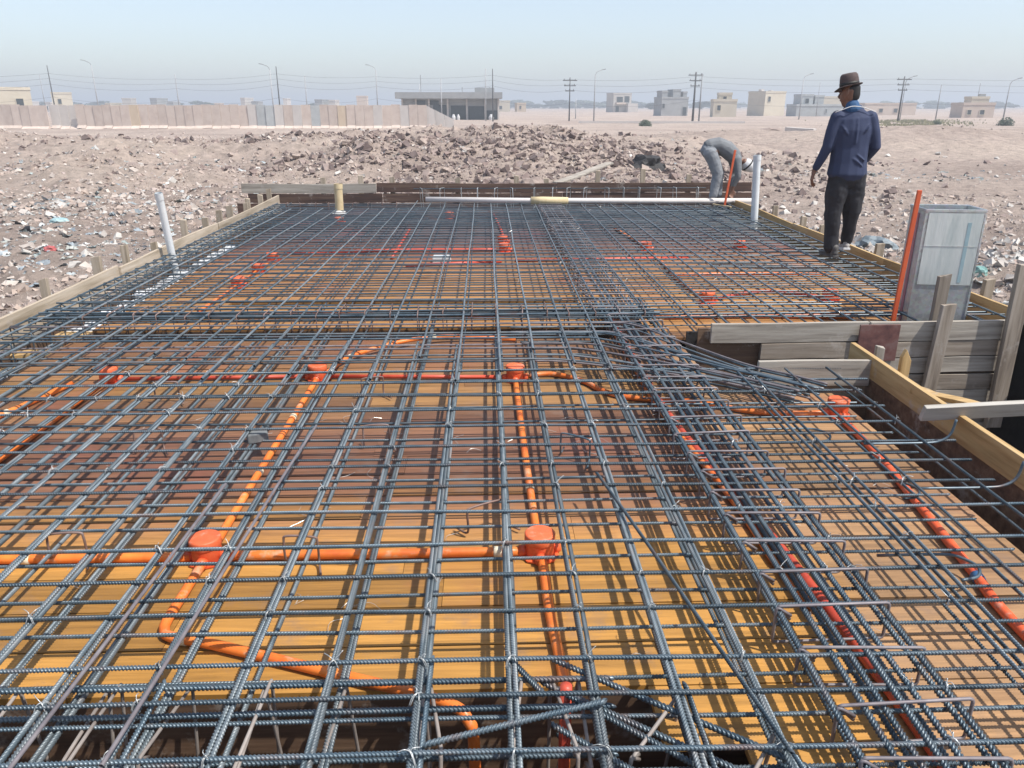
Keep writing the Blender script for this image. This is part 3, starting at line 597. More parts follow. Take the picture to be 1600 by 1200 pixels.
# -- bars running away from the camera
LX = [-1.196, -.945, -.70, -.452, -.204, .052, .275, .510, .728]
LX = [-1.196 - .237 * k for k in range(9, 0, -1)] + LX
LXf = [-1.348 - .235 * k for k in range(8, 0, -1)] + [-1.348, -1.158, -.915, -.682, -.439, -.207, .057, .30, .532, .76]
for i, x in enumerate(LX):
    k = 'lengthwise ribbed bar, %s pair from the left edge board, %s of the two' 
    dx = -rj(.0, .02) if i < 13 else 0
    for s, nm_ in ((-1, 'left'), (1, 'right')):
        if i < 4 and s == 1: continue
        bar((x + s * .0072, .35, -.0145), (x + s * .0072 + dx + rj(-.004, .004), 4.85 + rj(-.3, .6), -.0145), True, k % (ordinal(i + 1), nm_), 'lengthwise top bars, near half', m=M['rebar_skylit'])
    if i % 3 == 1: bar((x + .026, .35, -.020), (x + .03, 2.0 + rj(-.4, .3), -.018), True, 'short lap bar beside the %s pair from the left' % ordinal(i + 1), 'short lap bars')
    ofs = .012 if x > -.3 else .02
    for s in (-1, 1):
        if i % 4 == 3 and s == 1: continue
        bar((x + ofs + s * .0072, .35, -.0825), (x + ofs + s * .0072 + rj(-.01, .01), 5.0 + rj(-.3, .8), -.0825), True, 'lower layer bar running away, under the %s top pair from the left' % ordinal(i + 1), 'lengthwise lower bars, near half', m=M['rebar_skylit'])
for i, x in enumerate(LXf):
    y1 = 12.05 if x < -1.2 else 13.0; x0 = min(LX, key=lambda q: abs(q - x))
    bar((x0 + .012, 4.3 + rj(-.3, .5), -.0145 + .030), (x, y1 + rj(-.04, .04), .0165), False, 'long bar running to the far board, %s counted from the left' % ordinal(i + 1), 'lengthwise top bars, far half', r=.0082, m=M['rebar_skylit'])
    bar((x0 + .03, 4.6, -.0825), (x + .02, y1, -.0825), False, 'lower layer bar running to the far board, %s counted from the left' % ordinal(i + 1), 'lengthwise lower bars, far half', r=.0068)
# right strip
for i, (xa, xb) in enumerate([(1.472, 1.476), (1.535, 1.551), (1.752, 1.779), (2.05, 2.038)]):
    bar((xa, .5, .0135), (xb, 4.33, .0135), True, 'single bar on the right strip, %s from the yellow side board' % ordinal(4 - i), 'lengthwise bars of the right strip', r=.0058)
    bar((xa + .05, .5, -.0825), (xb + .06, 4.33, -.0825), True, 'lower bar on the right strip, %s from the yellow side board' % ordinal(4 - i), 'lower lengthwise bars of the right strip', r=.0058)
xs = 1.50; i = 0
while xs < 3.9:
    i += 1
    bar((xs, 5.32, .0165), (xs + rj(-.01, .01), 12.9, .0165), False, 'top bar running beyond the stair wall, %s from its left end' % ordinal(i), 'lengthwise top bars right of the stair wall', r=.0082)
    bar((xs + .03, 5.32, -.0825), (xs + .03, 12.9, -.0825), False, 'lower bar beyond the stair wall, %s from its left end' % ordinal(i), 'lengthwise lower bars right of the stair wall', r=.0068)
    xs += .235
# flat beam cage
for i, (x, z) in enumerate([(.907, -.004), (.988, .0), (1.045, -.004), (1.15, -.002), (1.245, -.004), (.96, -.115), (1.10, -.115), (1.20, -.115), (.93, -.06), (1.262, -.055)]):
    bar((x, .4, z), (x + rj(-.01, .01), 6.2, z), True, 'thick bar of the flat beam cage, %s' % ['leftmost on top', 'second on top', 'third on top', 'fourth on top', 'rightmost on top', 'lowest left', 'lowest middle', 'lowest right', 'left side at mid height', 'right side at mid height'][i], 'thick bars of the flat beam', r=.0088, var=0)
    x2 = .62 + (x - .9) * 1.0
    bar((x2 + .25, 5.6, z), (x2 + .24, 13.0, z), False, 'thick bar of the flat beam cage beyond the middle beam, %s of ten' % ordinal(i + 1), 'thick bars of the flat beam, far half', r=.009)
bar((1.07, .4, .004), (1.10, 2.4, .004), True, 'extra thick bar laid inside the flat beam cage, nearest the camera', 'thick bars of the flat beam', r=.0088, var=0)
bar((.456, 2.973, .012), (.73, 1.421, .022), True, 'skewed single bar crossing the mat diagonally right of the middle', None, r=.0055)
bar((.73, 1.421, .022), (.80, .9, .022), True, 'lower continuation of the skewed bar', None, r=.0055)
bar((-.851, 3.511, .02), (-.936, 1.441, .02), False, 'rusty thin bar laid loosely over the mat left of the middle', None, r=.0064, m=M['rebar_skew'])
bar((-1.10, 2.9, .02), (-1.15, 1.2, .02), False, 'rusty thin bar laid loosely over the mat at far left front', None, r=.0064, m=M['rebar_skew'])
# stirrups: closed loops
def loop_mesh(name, w, h, r, m, hooks=True, rot='xz'):
    c = .012; pts = []
    cor = [(-w/2, -h/2), (w/2, -h/2), (w/2, h/2), (-w/2, h/2)]
    P = [(cor[3][0] + .05, h/2 - .035)] if hooks else []
    for i, (a, b) in enumerate([cor[3]] + cor[:3] + [cor[3]]):
        pts = pts; P.append((a, b))
    if hooks: P.append((cor[3][0] + .05, h/2 - .05))
    # round the corners
    Q = [Vector((a, b, 0)) for a, b in P]; out = [Q[0]]
    for i in range(1, len(Q) - 1):
        u = (Q[i-1] - Q[i]); v = (Q[i+1] - Q[i]); k = min(c, u.length / 2, v.length / 2); u.normalize(); v.normalize()
        a, b = Q[i] + u * k, Q[i] + v * k; out += [a, (a + b) / 4 + Q[i] / 2, b]
    out.append(Q[-1])
    if rot == 'xz': V = [(q.x, .004 * (i / len(out)) , q.y) for i, q in enumerate(out)]
    else: V = [(.004 * (i / len(out)), q.x, q.y) for i, q in enumerate(out)]
    return MB().tube(V, r, 6).mesh(name, m, True)
M['purple'] = mat('purple_grey_steel', [(.11, .095, .105), (.18, .16, .17), (.25, .23, .235)], rough=.55, metal=.2, scale=8, objrand=.2)
stA = loop_mesh('stirrup', .37, .135, .0052, M['purple'])
n = 0; yv = 1.0
while yv < 13:
    n += 1; o = bpy.data.objects.new('stirrup', stA); link(o)
    xc = 1.085 if yv < 5.7 else 1.0
    o.location = (xc + rj(-.015, .015), yv, -.052); o.rotation_euler = (rj(-.05, .05), rj(-.02, .02), rj(-.03, .06))
    tag(o, ('stirrup of the flat beam cage, %s from the bottom of the photo' % ordinal(n - 2)) if 2 < n < 19 else ('small stirrup of the far flat beam cage' if n >= 19 else 'stirrup of the flat beam cage below the photo edge'), 'stirrup', 'flat beam stirrups' if n < 19 else 'far flat beam stirrups')
    yv += .205 + rj(-.02, .02)
stB = loop_mesh('stirrup', .26, .46, .0045, M['rebar_rust'], rot='yz')
n = 0; xs = -3.0
while xs < 1.3:
    n += 1; o = bpy.data.objects.new('stirrup', stB); link(o); o.location = (xs, 5.75, -.19 + rj(-.01, .01)); o.rotation_euler = (rj(-.05, .05), rj(-.04, .04), rj(-.05, .05))
    tag(o, 'stirrup of the middle cross beam, %s from the left' % ordinal(n), 'stirrup', 'middle beam stirrups'); xs += .19 + rj(-.02, .02)
for i, (yv, z) in enumerate([(5.63, .018), (5.86, .018), (5.66, .0), (5.83, -.02), (5.63, -.38), (5.87, -.38), (5.75, .02)]):
    bar((-3.4, yv, z), (3.85 if i in (1, 2) else 1.3, yv, z), False, 'thick bar of the middle cross beam, %s' % ['front top', 'back top', 'front second', 'back second', 'front bottom', 'back bottom', 'centre top'][i], 'middle cross beam bars', r=.009)
bar((-3.45, 6.1, .016), (.6, 6.12, .016), False, 'crosswise loose bar just beyond the middle beam', None, r=.007)
# front beam cage at the bottom edge
M['dusty'] = mat('dusty_steel', [(.20, .17, .155), (.36, .32, .29)], rough=.7, metal=.15, scale=9, objrand=.2)
stC = loop_mesh('stirrup', .30, .50, .0056, M['dusty'], rot='yz')
for i, x in enumerate([-1.86, -1.60, -1.33, -1.12, -.90, -.66, -.42, -.19, .03, .19]):
    for k in range(2 if i % 2 else 1):
        o = bpy.data.objects.new('stirrup', stC); link(o); o.location = (x + k * .022, 1.655 + rj(-.02, .02), -.31 + rj(-.02, .01)); o.rotation_euler = (rj(-.12, .12), rj(-.08, .14), rj(-.18, .18))
        tag(o, 'rusty stirrup leaning in the dark front beam trough, %s from the left%s' % (ordinal(i + 1), ', doubled behind' if k else ''), 'stirrup', 'front beam stirrups')
for i, (yv, z) in enumerate([(1.78, -.045), (1.68, -.052), (1.56, -.10), (1.54, -.30), (1.79, -.5)]):
    bar((-3.1, yv, z), (.34 - i * .01, yv - .01, z), True, 'thick bar lying in the front beam cage, %s from its far side' % ordinal(i + 1), 'front beam bars', r=.0076, var=0)
for i, (a, b) in enumerate([((.17, 1.86, -.035), (.98, 1.28, -.03)), ((.14, 1.79, -.06), (.92, 1.22, -.05)), ((.20, 1.72, -.04), (.85, 1.16, -.045)), ((.16, 1.62, -.055), (.80, 1.08, -.06)), ((.2, 1.85, -.32), (.95, 1.25, -.32))]):
    bar(a, b, True, 'slanting thick bar where the front beam turns right, %s from the top' % ordinal(i + 1), 'slanting front beam bars', r=.0078, var=0)
for i, (x, yv) in enumerate([(.42, 1.62), (.62, 1.45)]):
    o = bpy.data.objects.new('stirrup', stC); link(o); o.location = (x, yv, -.29); o.rotation_euler = (0, .1, R(-38)); tag(o, 'stirrup around the slanting bars, ' + ['left', 'right'][i] + ' one', 'stirrup', 'slanting beam stirrups')
bar((-.17, 1.50, .0), (.30, 1.62, .012), True, 'short loose bar above the front trough near the middle', None, r=.0075)
bar((.04, 1.86, -.03), (.14, 1.70, -.03), True, 'short thick bar stub tied beside the red pipe', None, r=.0085, var=0)
# bent bars swept round the notch
for i in range(18):
    f = i / 17; full = i % 2 == 0; ys = (4.60 + .10 * (i // 2)) if full else (4.56 + .055 * i) + rj(-.008, .008); z = (.0, -.03, -.068, -.015)[i % 4] + .010 * (i % 3)
    xb = .42 + .50 * f + rj(-.015, .015)
    xe, ye = 1.30 + .27 * f + rj(-.008, .008), 4.20 + .25 * f + rj(-.008, .008)
    pts = [(-3.42, ys, z), (-1.5, ys, z), (-.2, ys, z), (xb - .15, ys - .004, z), (xb + .05 + .1 * f, ys - .03 - .03 * f, z), ((xb + xe) / 2 + .06, ys * .42 + ye * .58 + .02 + .05 * f, z), (xe, ye, z), (xe + .22, ye - .17 - .06 * f, z), (xe + .36, ye - .29 - .10 * f, z)]
    if not full: pts = [(rj(.1, .35), ys, z)] + pts[3:]
    pth = smooth_path(pts, 7)
    s = MB(); 
    # ribbed look on the swept part
    o = s.tube(pth, .0066, 7).build('bent_rebar', M[('rebar_skylit', 'purple', 'rebar')[i % 3]], smooth=True)
    tag(o, 'long bar bent round the corner of the notch, %s counted from the near side' % ordinal(i + 1), 'steel bar', 'bars bent round the notch')
# hooked ends at the right edge
for i, (x, yv) in enumerate([(2.06, 3.25), (2.08, 2.80), (1.66, 3.65), (1.80, 3.05), (1.70, 2.45)]):
    up = i < 2; h = .115 if up else 0
    pts = [(x - .30, yv, .003), (x - .02, yv, .003), (x + .06, yv, .012), (x + .105, yv, .045), (x + .12, yv, .12)] if up else [(x - .25, yv, -.09), (x, yv + .0, -.09), (x + .06, yv - .03, -.09), (x + .085, yv - .085, -.092), (x + .05, yv - .14, -.095), (x - .02, yv - .16, -.095)]
    o = MB().tube(smooth_path(pts, 6), .006, 8).build('hooked_rebar', M['rebar'], smooth=True)
    tag(o, ['upturned hooked bar end below the yellow board, farther one', 'upturned hooked bar end below the yellow board, nearer one', 'hooked bar lying flat by the right-hand orange box', 'hooked bar curling flat below the two upturned hooks', 'hooked bar curling flat nearest the right corner'][i], 'steel bar', 'hooked bars at the right edge')
# chairs: bent spacer bars
def chair(x, y, rz, label, w=.13, m='rebar_rust', fl=1):
    pts = [(-w/2 - .02, .07, -.14), (-w/2, .0, -.135), (-w/2, 0, -.05), (-w/2 + .015, 0, -.028), (w/2 - .015, 0, -.028), (w/2, 0, -.05), (w/2, 0, -.135), (w/2 + .03, -.08 * fl, -.14)]
    o = MB().tube(smooth_path(pts, 5), .0048, 7).build('bar_chair', M[m], smooth=True, loc=(x, y, .0)); o.rotation_euler = (0, 0, rz)
    tag(o, label, 'spacer', 'bent bar chairs')
chair(-1.62, 2.60, .1, 'rusty bent spacer chair left of the front left orange box')
chair(-.72, 2.55, -.1, 'rusty bent spacer chair just right of the front left orange box')
chair(-.02, 2.78, .5, 'dark bent spacer chair with splayed foot left of the front middle box', .17)
chair(-1.72, 3.6, .2, 'rusty bent spacer chair in the brown band at far left')
chair(-.58, 3.62, .1, 'rusty bent spacer chair in the brown band left of the middle pipe')
chair(-.70, 4.35, .3, 'rusty bent spacer chair right of the second orange box')
chair(-1.9, 4.3, .2, 'rusty bent spacer chair between the two back left boxes')
chair(.42, 3.45, -.6, 'dark bent spacer chair right of the middle pipe', .16, 'rebar')
# bars and loops on the far board
bar((-1.25, 13.42, .175), (3.75, 13.42, .17), False, 'bar carried on the loops along the far board', None, r=.008)
stD = loop_mesh('stirrup', .16, .36, .0055, M['tie'], rot='yz')
for i in range(16):
    o = bpy.data.objects.new('stirrup', stD); link(o); o.location = (-1.1 + i * .31 + rj(-.04, .04), 13.36, .01); o.rotation_euler = (0, rj(-.06, .06), rj(-.5, .5))
    tag(o, 'pale loop standing against the far board, %s from the left' % ordinal(i + 1), 'stirrup', 'loops along the far board')
stE = loop_mesh('stirrup', .16, .20, .0045, M['rebar_rust'], rot='yz')
for i in range(9):
    o = bpy.data.objects.new('stirrup', stE); link(o); o.location = (-3.2 + i * .22 + rj(-.03, .03), 12.6, -.06); o.rotation_euler = (0, 0, rj(-.3, .3))
    tag(o, 'small loop below the far left board, %s from the left' % ordinal(i + 1), 'stirrup', 'loops below the far left board')
stF = loop_mesh('stirrup', .26, .30, .0048, M['rebar'])
for i in range(34):
    o = bpy.data.objects.new('stirrup', stF); link(o); o.location = (-3.31, 5.0 + i * .23 + rj(-.03, .03), -.14); o.rotation_euler = (0, 0, rj(-.1, .1))
    tag(o, 'stirrup of the left edge beam, %s from the near end' % ordinal(i + 1), 'stirrup', 'left edge beam stirrups')
for i, (x, z) in enumerate([(-3.42, .002), (-3.20, .002), (-3.42, -.27), (-3.20, -.27)]):
    bar((x, 2.0, z), (x, 12.9, z), False, 'thick bar of the left edge beam, %s' % ['top outer', 'top inner', 'bottom outer', 'bottom inner'][i], 'left edge beam bars', r=.008)
# -- tie wires
def tie_mesh(seed):
    rs = random.Random(seed); s = MB()
    a = rs.uniform(.5, 1.0) * rs.choice((-1, 1))
    for off in (-.0016, .0016):
        s.tube(smooth_path([(-.017, -.014 * a + off, -.012), (-.010, -.008 * a + off, .006), (0, off, .011), (.010, .009 * a + off, .006), (.017, .014 * a + off, -.012)], 4), .0011, 5)
    for k in range(2):
        ex, ey = rs.uniform(-.03, .03), rs.uniform(-.03, .02)
        s.tube(smooth_path([(0, 0, .010), (ex * .4, ey * .4 - .003, .020), (ex, ey, rs.uniform(.008, .034))], 4), .0012, 5)
    s.tube(smooth_path([(-.014, .012, -.01), (0, 0, .012), (.014, -.012, -.01)], 4), .0011, 5)
    return s.mesh('tie_wire', M['tie'], True)
ties = [tie_mesh(k) for k in range(7)]
n = 0; stuff = MB()
near_x = LX + [.988, 1.15, 1.245, 1.472, 1.535, 1.752, 2.05]
cells = [(x, yv) for yv in T1y for x in near_x + ([xx for xx in np.arange(1.5, 3.9, .235)] if yv > 5.4 else []) if (yv < 13 and (x < 1.3 or yv < 4.4 or yv > 5.4)) and abs(x) < yv * .74 + .1 and yv > 1.4]
cells.sort(key=lambda c: c[1]); random.seed(21)
for (x, yv) in cells:
    if random.random() > (.45 if yv < 4.4 else .18): continue
    z = .002
    if n < 240 and yv < 5:
        o = bpy.data.objects.new('tie_wire', ties[n % 7]); link(o); o.location = (x, yv, z); o.rotation_euler = (0, 0, random.choice((0, 1.57, 3.14, 4.71)) + rj(-.3, .3)); k = rj(.8, 1.15); o.scale = (k, k, k)
        tag(o, 'silvery twisted tie wire where two bars of the near mat cross', 'tie wire', 'tie wires on the near mat'); n += 1
    else:
        ex, ey = rj(-.03, .03), rj(-.03, .03)
        stuff.tube([(x - .014, yv - .012, z - .01), (x, yv, z + .012), (x + ex, yv + ey, z + .025)], .0011, 4)
o = stuff.build('tie_wires', M['tie']); tag(o, 'tie wires on the crossings of the far mat', 'tie wire', kind='stuff')
tw = MB()
random.seed(5)
for k in range(70):
    x, yv = rj(-1.9, 1.9), rj(1.9, 4.2)
    if x > yv * .7 or -x > yv * .7: continue
    a = rj(0, 6.28); l = rj(.03, .09); tw.tube(smooth_path([(x, yv, DZ + .003), (x + l * math.cos(a), yv + l * math.sin(a), DZ + .012), (x + l * 1.7 * math.cos(a + .5), yv + l * 1.7 * math.sin(a + .5), DZ + .003)], 4), .0008, 4)
o = tw.build('wire_scraps', M['tie']); tag(o, 'snipped wire scraps scattered on the ochre planks', 'wire scraps', kind='stuff')

# ------------------------------------------------------------------ conduits and boxes
def pipe(pts, r, m, label, bands=(), sm=True, cat='conduit', group='orange conduits'):
    pth = smooth_path(pts, 8) if sm and len(pts) > 2 else [Vector(p) for p in pts]
    o = MB().tube(pth, r, 14).build('conduit', M[m], smooth=True); tag(o, label, cat, group)
    for (f, col) in bands:
        k = f * (len(pth) - 1); i = min(int(k), len(pth) - 2); c = pth[i].lerp(pth[i+1], k - i); d = (pth[i+1] - pth[i]).normalized()
        b = MB().tube([c - d * .016, c + d * .016], r * 1.17, 14).build('tape_band', M[col], o, smooth=True)
    return o
PZ = -.140
pipe([(-3.0, 2.63, PZ), (-2.0, 2.61, PZ), (-1.16, 2.60, PZ)], .0185, 'orange', 'orange conduit from the left edge to the front left box', [(.62, 'cream')])
pipe([(-1.04, 2.605, PZ), (-.4, 2.60, PZ), (.13, 2.60, PZ)], .0185, 'orange', 'orange conduit joining the two front boxes', [(.90, 'cream')])
pipe([(-1.10, 2.55, PZ), (-1.10, 2.36, PZ), (-1.10, 2.22, PZ), (-1.09, 2.16, PZ), (-1.05, 2.12, PZ), (-.90, 2.075, PZ + .003), (-.50, 1.935, PZ), (-.15, 1.80, PZ + .004), (-.07, 1.75, -.165), (-.055, 1.735, -.25), (-.055, 1.735, -.6)], .0175, 'orange', 'orange conduit bending from front left box into the front trough', [(.44, 'cream')])
pipe([(-1.095, 2.66, PZ), (-1.10, 3.4, PZ), (-1.10, 4.1, PZ), (-1.10, 4.62, PZ)], .017, 'orange', 'orange conduit running back from the front left box', [(.3, 'cream'), (.62, 'cream')])
pipe([(-1.06, 4.75, PZ), (-1.0, 4.98, PZ + .01), (-.86, 5.18, PZ + .02), (-.55, 5.42, PZ + .03), (-.25, 5.52, PZ + .02), (.2, 5.5, PZ)], .016, 'orange', 'orange conduit curling past the middle beam', [(.28, 'cream'), (.7, 'cream')])
pipe([(.19, 2.66, PZ), (.175, 3.4, PZ), (.165, 4.56, PZ)], .018, 'orange', 'orange conduit between the front middle box and the back middle box', [(.33, 'cream')])
pipe([(.195, 2.54, PZ), (.20, 2.2, PZ), (.215, 1.95, PZ), (.215, 1.84, PZ), (.215, 1.80, -.2), (.215, 1.80, -.6)], .018, 'orange', 'orange conduit running from the front middle box towards the camera')
pipe([(.205, 1.72, -.02), (.205, 1.725, -.6)], .017, 'redpvc', 'red conduit standing in the front trough', sm=False)
pipe([(.23, 4.68, PZ), (.42, 4.70, PZ), (.60, 4.55, PZ), (.68, 4.40, PZ), (.80, 4.28, PZ), (.98, 4.22, PZ), (1.2, 4.18, PZ), (1.5, 4.02, PZ), (1.75, 3.98, PZ), (1.92, 3.99, PZ)], .016, 'orange', 'orange conduit wriggling from the back middle box to the right-hand box', [(.56, 'blue')])
pipe([(1.965, 3.92, PZ), (1.93, 3.4, PZ), (1.86, 2.85, PZ), (1.80, 2.4, PZ), (1.76, 2.1, PZ), (1.74, 1.2, PZ)], .019, 'box', 'orange conduit running down the right strip, reddened to carry the shade', [(.62, 'blue')])  # redder box material: shade on this orange conduit put into its colour
pipe([(-2.44, 4.60, PZ), (-2.42, 4.1, PZ), (-2.42, 3.3, PZ), (-2.43, 2.2, PZ)], .017, 'orange', 'orange conduit running from the back left box towards the left edge', [(.3, 'cream')])
pipe([(-2.62, 4.62, PZ), (-2.72, 4.2, PZ), (-2.85, 3.8, PZ), (-2.9, 3.0, PZ)], .017, 'orange', 'orange conduit cut off by the left edge of the photo', [(.4, 'cream')])
pipe([(-2.37, 4.70, PZ - .002), (-1.16, 4.71, PZ - .002)], .0125, 'redpvc', 'thin dark red conduit between the two back left boxes', sm=False)
pipe([(-1.03, 4.71, PZ - .002), (.10, 4.66, PZ - .002)], .0125, 'redpvc', 'thin dark red conduit between the two middle back boxes', sm=False)
for i, (a, b, yv) in enumerate([(-2.6, .95, 6.28), (-.9, 1.0, 6.24), (-.2, 1.1, 6.20), (1.30, 3.0, 6.14), (1.45, 3.0, 6.10)]):
    pipe([(a, yv, PZ), ((a + b) / 2, yv + .01, PZ), (b, yv - .05, PZ)], .017, 'orange', 'crosswise orange conduit beyond the middle beam, %s' % ['longest, to the left', 'second of the left bundle', 'third of the left bundle', 'far one on the right', 'near one on the right'][i], [(.3, 'cream')])
for i, (x0, y0, x1, y1, m) in enumerate([(.98, 6.2, 1.0, 1.3, 'orange')]):
    pipe([(1.0, 6.2, PZ), (1.0, 4.6, PZ), (1.02, 3.8, PZ), (1.13, 2.7, PZ), (1.165, 2.2, PZ), (1.19, 1.7, PZ), (1.2, .8, PZ)], .021, 'redpvc', 'thick red conduit lying inside the flat beam cage', [(.2, 'cream')])
    pipe([(.96, 6.1, PZ + .002), (.965, 5.0, PZ), (.98, 4.0, PZ), (1.07, 3.0, PZ), (1.085, 2.5, PZ), (1.12, 2.2, PZ)], .016, 'orange', 'orange conduit lying inside the flat beam cage')
for i, (pts, m) in enumerate([([(-.9, 8.35, PZ), (.15, 8.55, PZ)], 'redpvc'), ([(.3, 8.6, PZ), (2.3, 8.7, PZ)], 'redpvc'), ([(1.95, 6.75, PZ), (1.9, 7.6, PZ), (1.95, 9.2, PZ), (1.8, 11, PZ)], 'orange'), ([(3.05, 6.75, PZ), (2.6, 7.0, PZ), (2.0, 6.7, PZ)], 'redpvc'), ([(-2.43, 8.6, PZ), (-2.43, 7.5, PZ), (-2.45, 6.4, PZ)], 'orange'), ([(-2.4, 9.1, PZ), (-1.1, 9.3, PZ), (.1, 9.3, PZ)], 'redpvc'), ([(.2, 9.3, PZ), (.2, 10.5, PZ), (.1, 12.5, PZ)], 'redpvc'), ([(1.9, 7.75, PZ), (2.6, 7.8, PZ), (3.5, 7.75, PZ)], 'orange'), ([(-1.1, 8.8, PZ), (-1.1, 11, PZ)], 'redpvc')]):
    pipe(pts, .017, m, 'conduit under the far mat, %s' % ['left of the far middle box', 'crossing from the far middle box to the right', 'running back from the near right far box', 'joining the two far right boxes', 'running down from the far left boxes', 'crossing from the far left to the middle', 'running back from the far middle box', 'short orange one near the standing man', 'running back left of the middle'][i], group='conduits under the far mat')
def cbox(x, y, label, hubs=(), s=1.0, rz=0):
    e = empty('junction_box', (x, y, DZ + .003), label, 'junction box', 'round orange junction boxes', rz)
    o = MB().lathe([(.052*s, 0), (.056*s, .004), (.056*s, .082), (.054*s, .086)], 28).build('box_body', M['box'], e, smooth=False)
    o.data.polygons.foreach_set('use_smooth', [len(q.vertices) < 5 for q in o.data.polygons])
    c = MB().lathe([(.0585*s, .064), (.0600*s, .067), (.0600*s, .096), (.057*s, .100), (.050*s, .1015)], 28).build('lid', M['lid'], e); c.data.polygons.foreach_set('use_smooth', [len(q.vertices) < 5 for q in c.data.polygons])
    b = MB().lathe([(.075*s, 0), (.075*s, .006), (.058*s, .007)], 8).build('flange', M['box'], e)
    for h in hubs:
        d = Vector((math.cos(h), math.sin(h), 0)); MB().tube([d * .05 * s + Vector((0, 0, .02)), d * .082 * s + Vector((0, 0, .02))], .0225, 12).build('hub', M['box'], e, smooth=True)
P2 = math.pi / 2
cbox(-1.10, 2.608, 'round orange junction box at front left, on the ochre planks', (0, P2, 2*P2, 3*P2))
cbox(.19, 2.60, 'round orange junction box at front middle, on the ochre planks', (2*P2, P2, 3*P2, .35), rz=0)
cbox(-2.42, 4.69, 'round orange junction box in the back left corner of the near bay', (3*P2, 0))
cbox(-1.10, 4.70, 'round orange junction box second from the left in the back row', (3*P2, .6, 0, 2*P2))
cbox(.165, 4.64, 'round orange junction box in the middle of the back row', (3*P2, 0, 2*P2))
cbox(1.975, 3.99, 'round orange junction box beside the notch at right', (2*P2, 3*P2))
for (x, yv, l) in [(-2.43, 7.42, 'lowest of the far left trio'), (-2.42, 8.1, 'middle of the far left trio'), (-2.43, 8.72, 'topmost of the far left trio'), (.20, 9.25, 'nearer of the two far middle ones'), (.19, 9.85, 'farther of the two far middle ones'), (1.95, 6.65, 'near the stair wall, left one'), (3.08, 6.70, 'near the stair wall, right one beside the duct'), (1.92, 9.3, 'far right group, left one'), (3.1, 9.4, 'far right group, right one'), (-.6, 12.2, 'by the long white pipe'), (-2.2, 11.6, 'beside the beige pipe')]:
    cbox(x, yv, 'round orange box in the far bay, ' + l, (0, P2), s=1.15)
tag(MB().box((0, 0, 0), (.20, .20, .06)).build('electrical_panel', M['whitepvc'], bevel=.004, loc=(-.62, 8.55, DZ + .002)), 'white square electrical box under the far mat left of the middle', 'electrical box')
# spacer block
bb = MB().box((-.05, -.035, 0), (.05, .035, .05)).build('spacer_block', mat('mortar', [(.10, .11, .12), (.2, .21, .21)], rough=.9, scale=20), bevel=.006, loc=(-1.16, 3.55, -.075)); bb.rotation_euler = (0, 0, .4)
tag(bb, 'dark grey mortar spacer block tied beside the left orange pipe', 'spacer')
# ------------------------------------------------------------------ standing pipes, duct
def stand(p, q, r, m, label, ring=True, hollow=True):
    p, q = Vector(p), Vector(q); d = (q - p).normalized()
    e = MB(); e.tube([p, q], r, 20, cap=False); e.tube([q, p + (q - p) * .6], r * .9, 20, cap=False)
    # rim
    o = e.build('pipe', M[m], smooth=True)
    if ring: MB().tube([q - d * .07, q - d * .005], r * 1.09, 20, cap=False).build('socket', M[m], o, smooth=True)
    return tag(o, label, 'pipe')
stand((-3.42, 8.45, -.3), (-3.40, 8.25, .65), .038, 'whitepvc', 'white plastic pipe standing in the left edge trough')
stand((3.78, 10.9, -.16), (3.72, 10.9, .86), .05, 'whitepvc', 'pale blue-white pipe standing near the bending man')
stand((-2.26, 12.0, -.16), (-2.25, 12.0, .39), .062, 'beigepvc', 'beige pipe standing before the far board')
ftp = MB().lathe([(.11, 0), (.12, .02), (.085, .05), (.062, .07)], 16).build('mortar_collar', mat('plaster_white', [(.45, .45, .44), (.65, .64, .62)], rough=.9), loc=(-2.26, 12.0, -.07)); tag(ftp, 'pale plastic collar around the foot of the beige pipe', 'collar')
pp = MB().tube([(-1.0, 12.80, .065), (.7, 12.62, .06), (4.25, 12.48, .06)], .042, 16).build('long_pipe', mat('pinkish_white_pvc', [(.60, .55, .52), (.72, .68, .64)], rough=.45), smooth=True); tag(pp, 'long white pipe lying across the far end of the mat', 'pipe')
MB().tube([(.70, 12.62, .06), (.9, 12.61, .06), (1.30, 12.598, .06)], [.062, .064, .055], 16).build('coupling', M['beigepvc'], pp, smooth=True)
def rod(p, q, label):
    o = MB().beam(p, q, .034, .018, up=(0, 1, 0)).build('orange_rod', mat('orange_strip', [(.55, .08, .025), (.68, .13, .045)], rough=.45, scale=5, objrand=.05), bevel=.004); return tag(o, label, 'rod')
rod((3.77, 12.35, -.02), (3.86, 12.35, .85), 'slim orange strip standing in front of the bending man')
rod((3.015, 5.46, -.08), (3.045, 5.46, .94), 'tall orange strip standing beside the metal duct')
# galvanised duct
gmx = bpy.data.materials.new('galvanised_sheet'); gmx.use_nodes = True; t = gmx.node_tree; p = t.nodes['Principled BSDF']; L = t.links.new
tc = t.nodes.new('ShaderNodeTexCoord'); vo = t.nodes.new('ShaderNodeTexVoronoi'); vo.inputs['Scale'].default_value = 45; L(tc.outputs['Object'], vo.inputs['Vector'])
nn = gn(3.0, 5, tc.outputs['Object'], t); cr = t.nodes.new('ShaderNodeValToRGB'); cr.color_ramp.elements[0].color = (.42, .50, .50, 1); cr.color_ramp.elements[1].color = (.64, .70, .70, 1); cr.color_ramp.elements[0].position = .35; cr.color_ramp.elements[1].position = .65; L(nn.outputs[0], cr.inputs[0])
mxx = t.nodes.new('ShaderNodeMix'); mxx.data_type = 'RGBA'; mxx.inputs[0].default_value = .18; L(cr.outputs[0], mxx.inputs[6]); L(vo.outputs['Color'], mxx.inputs[7])
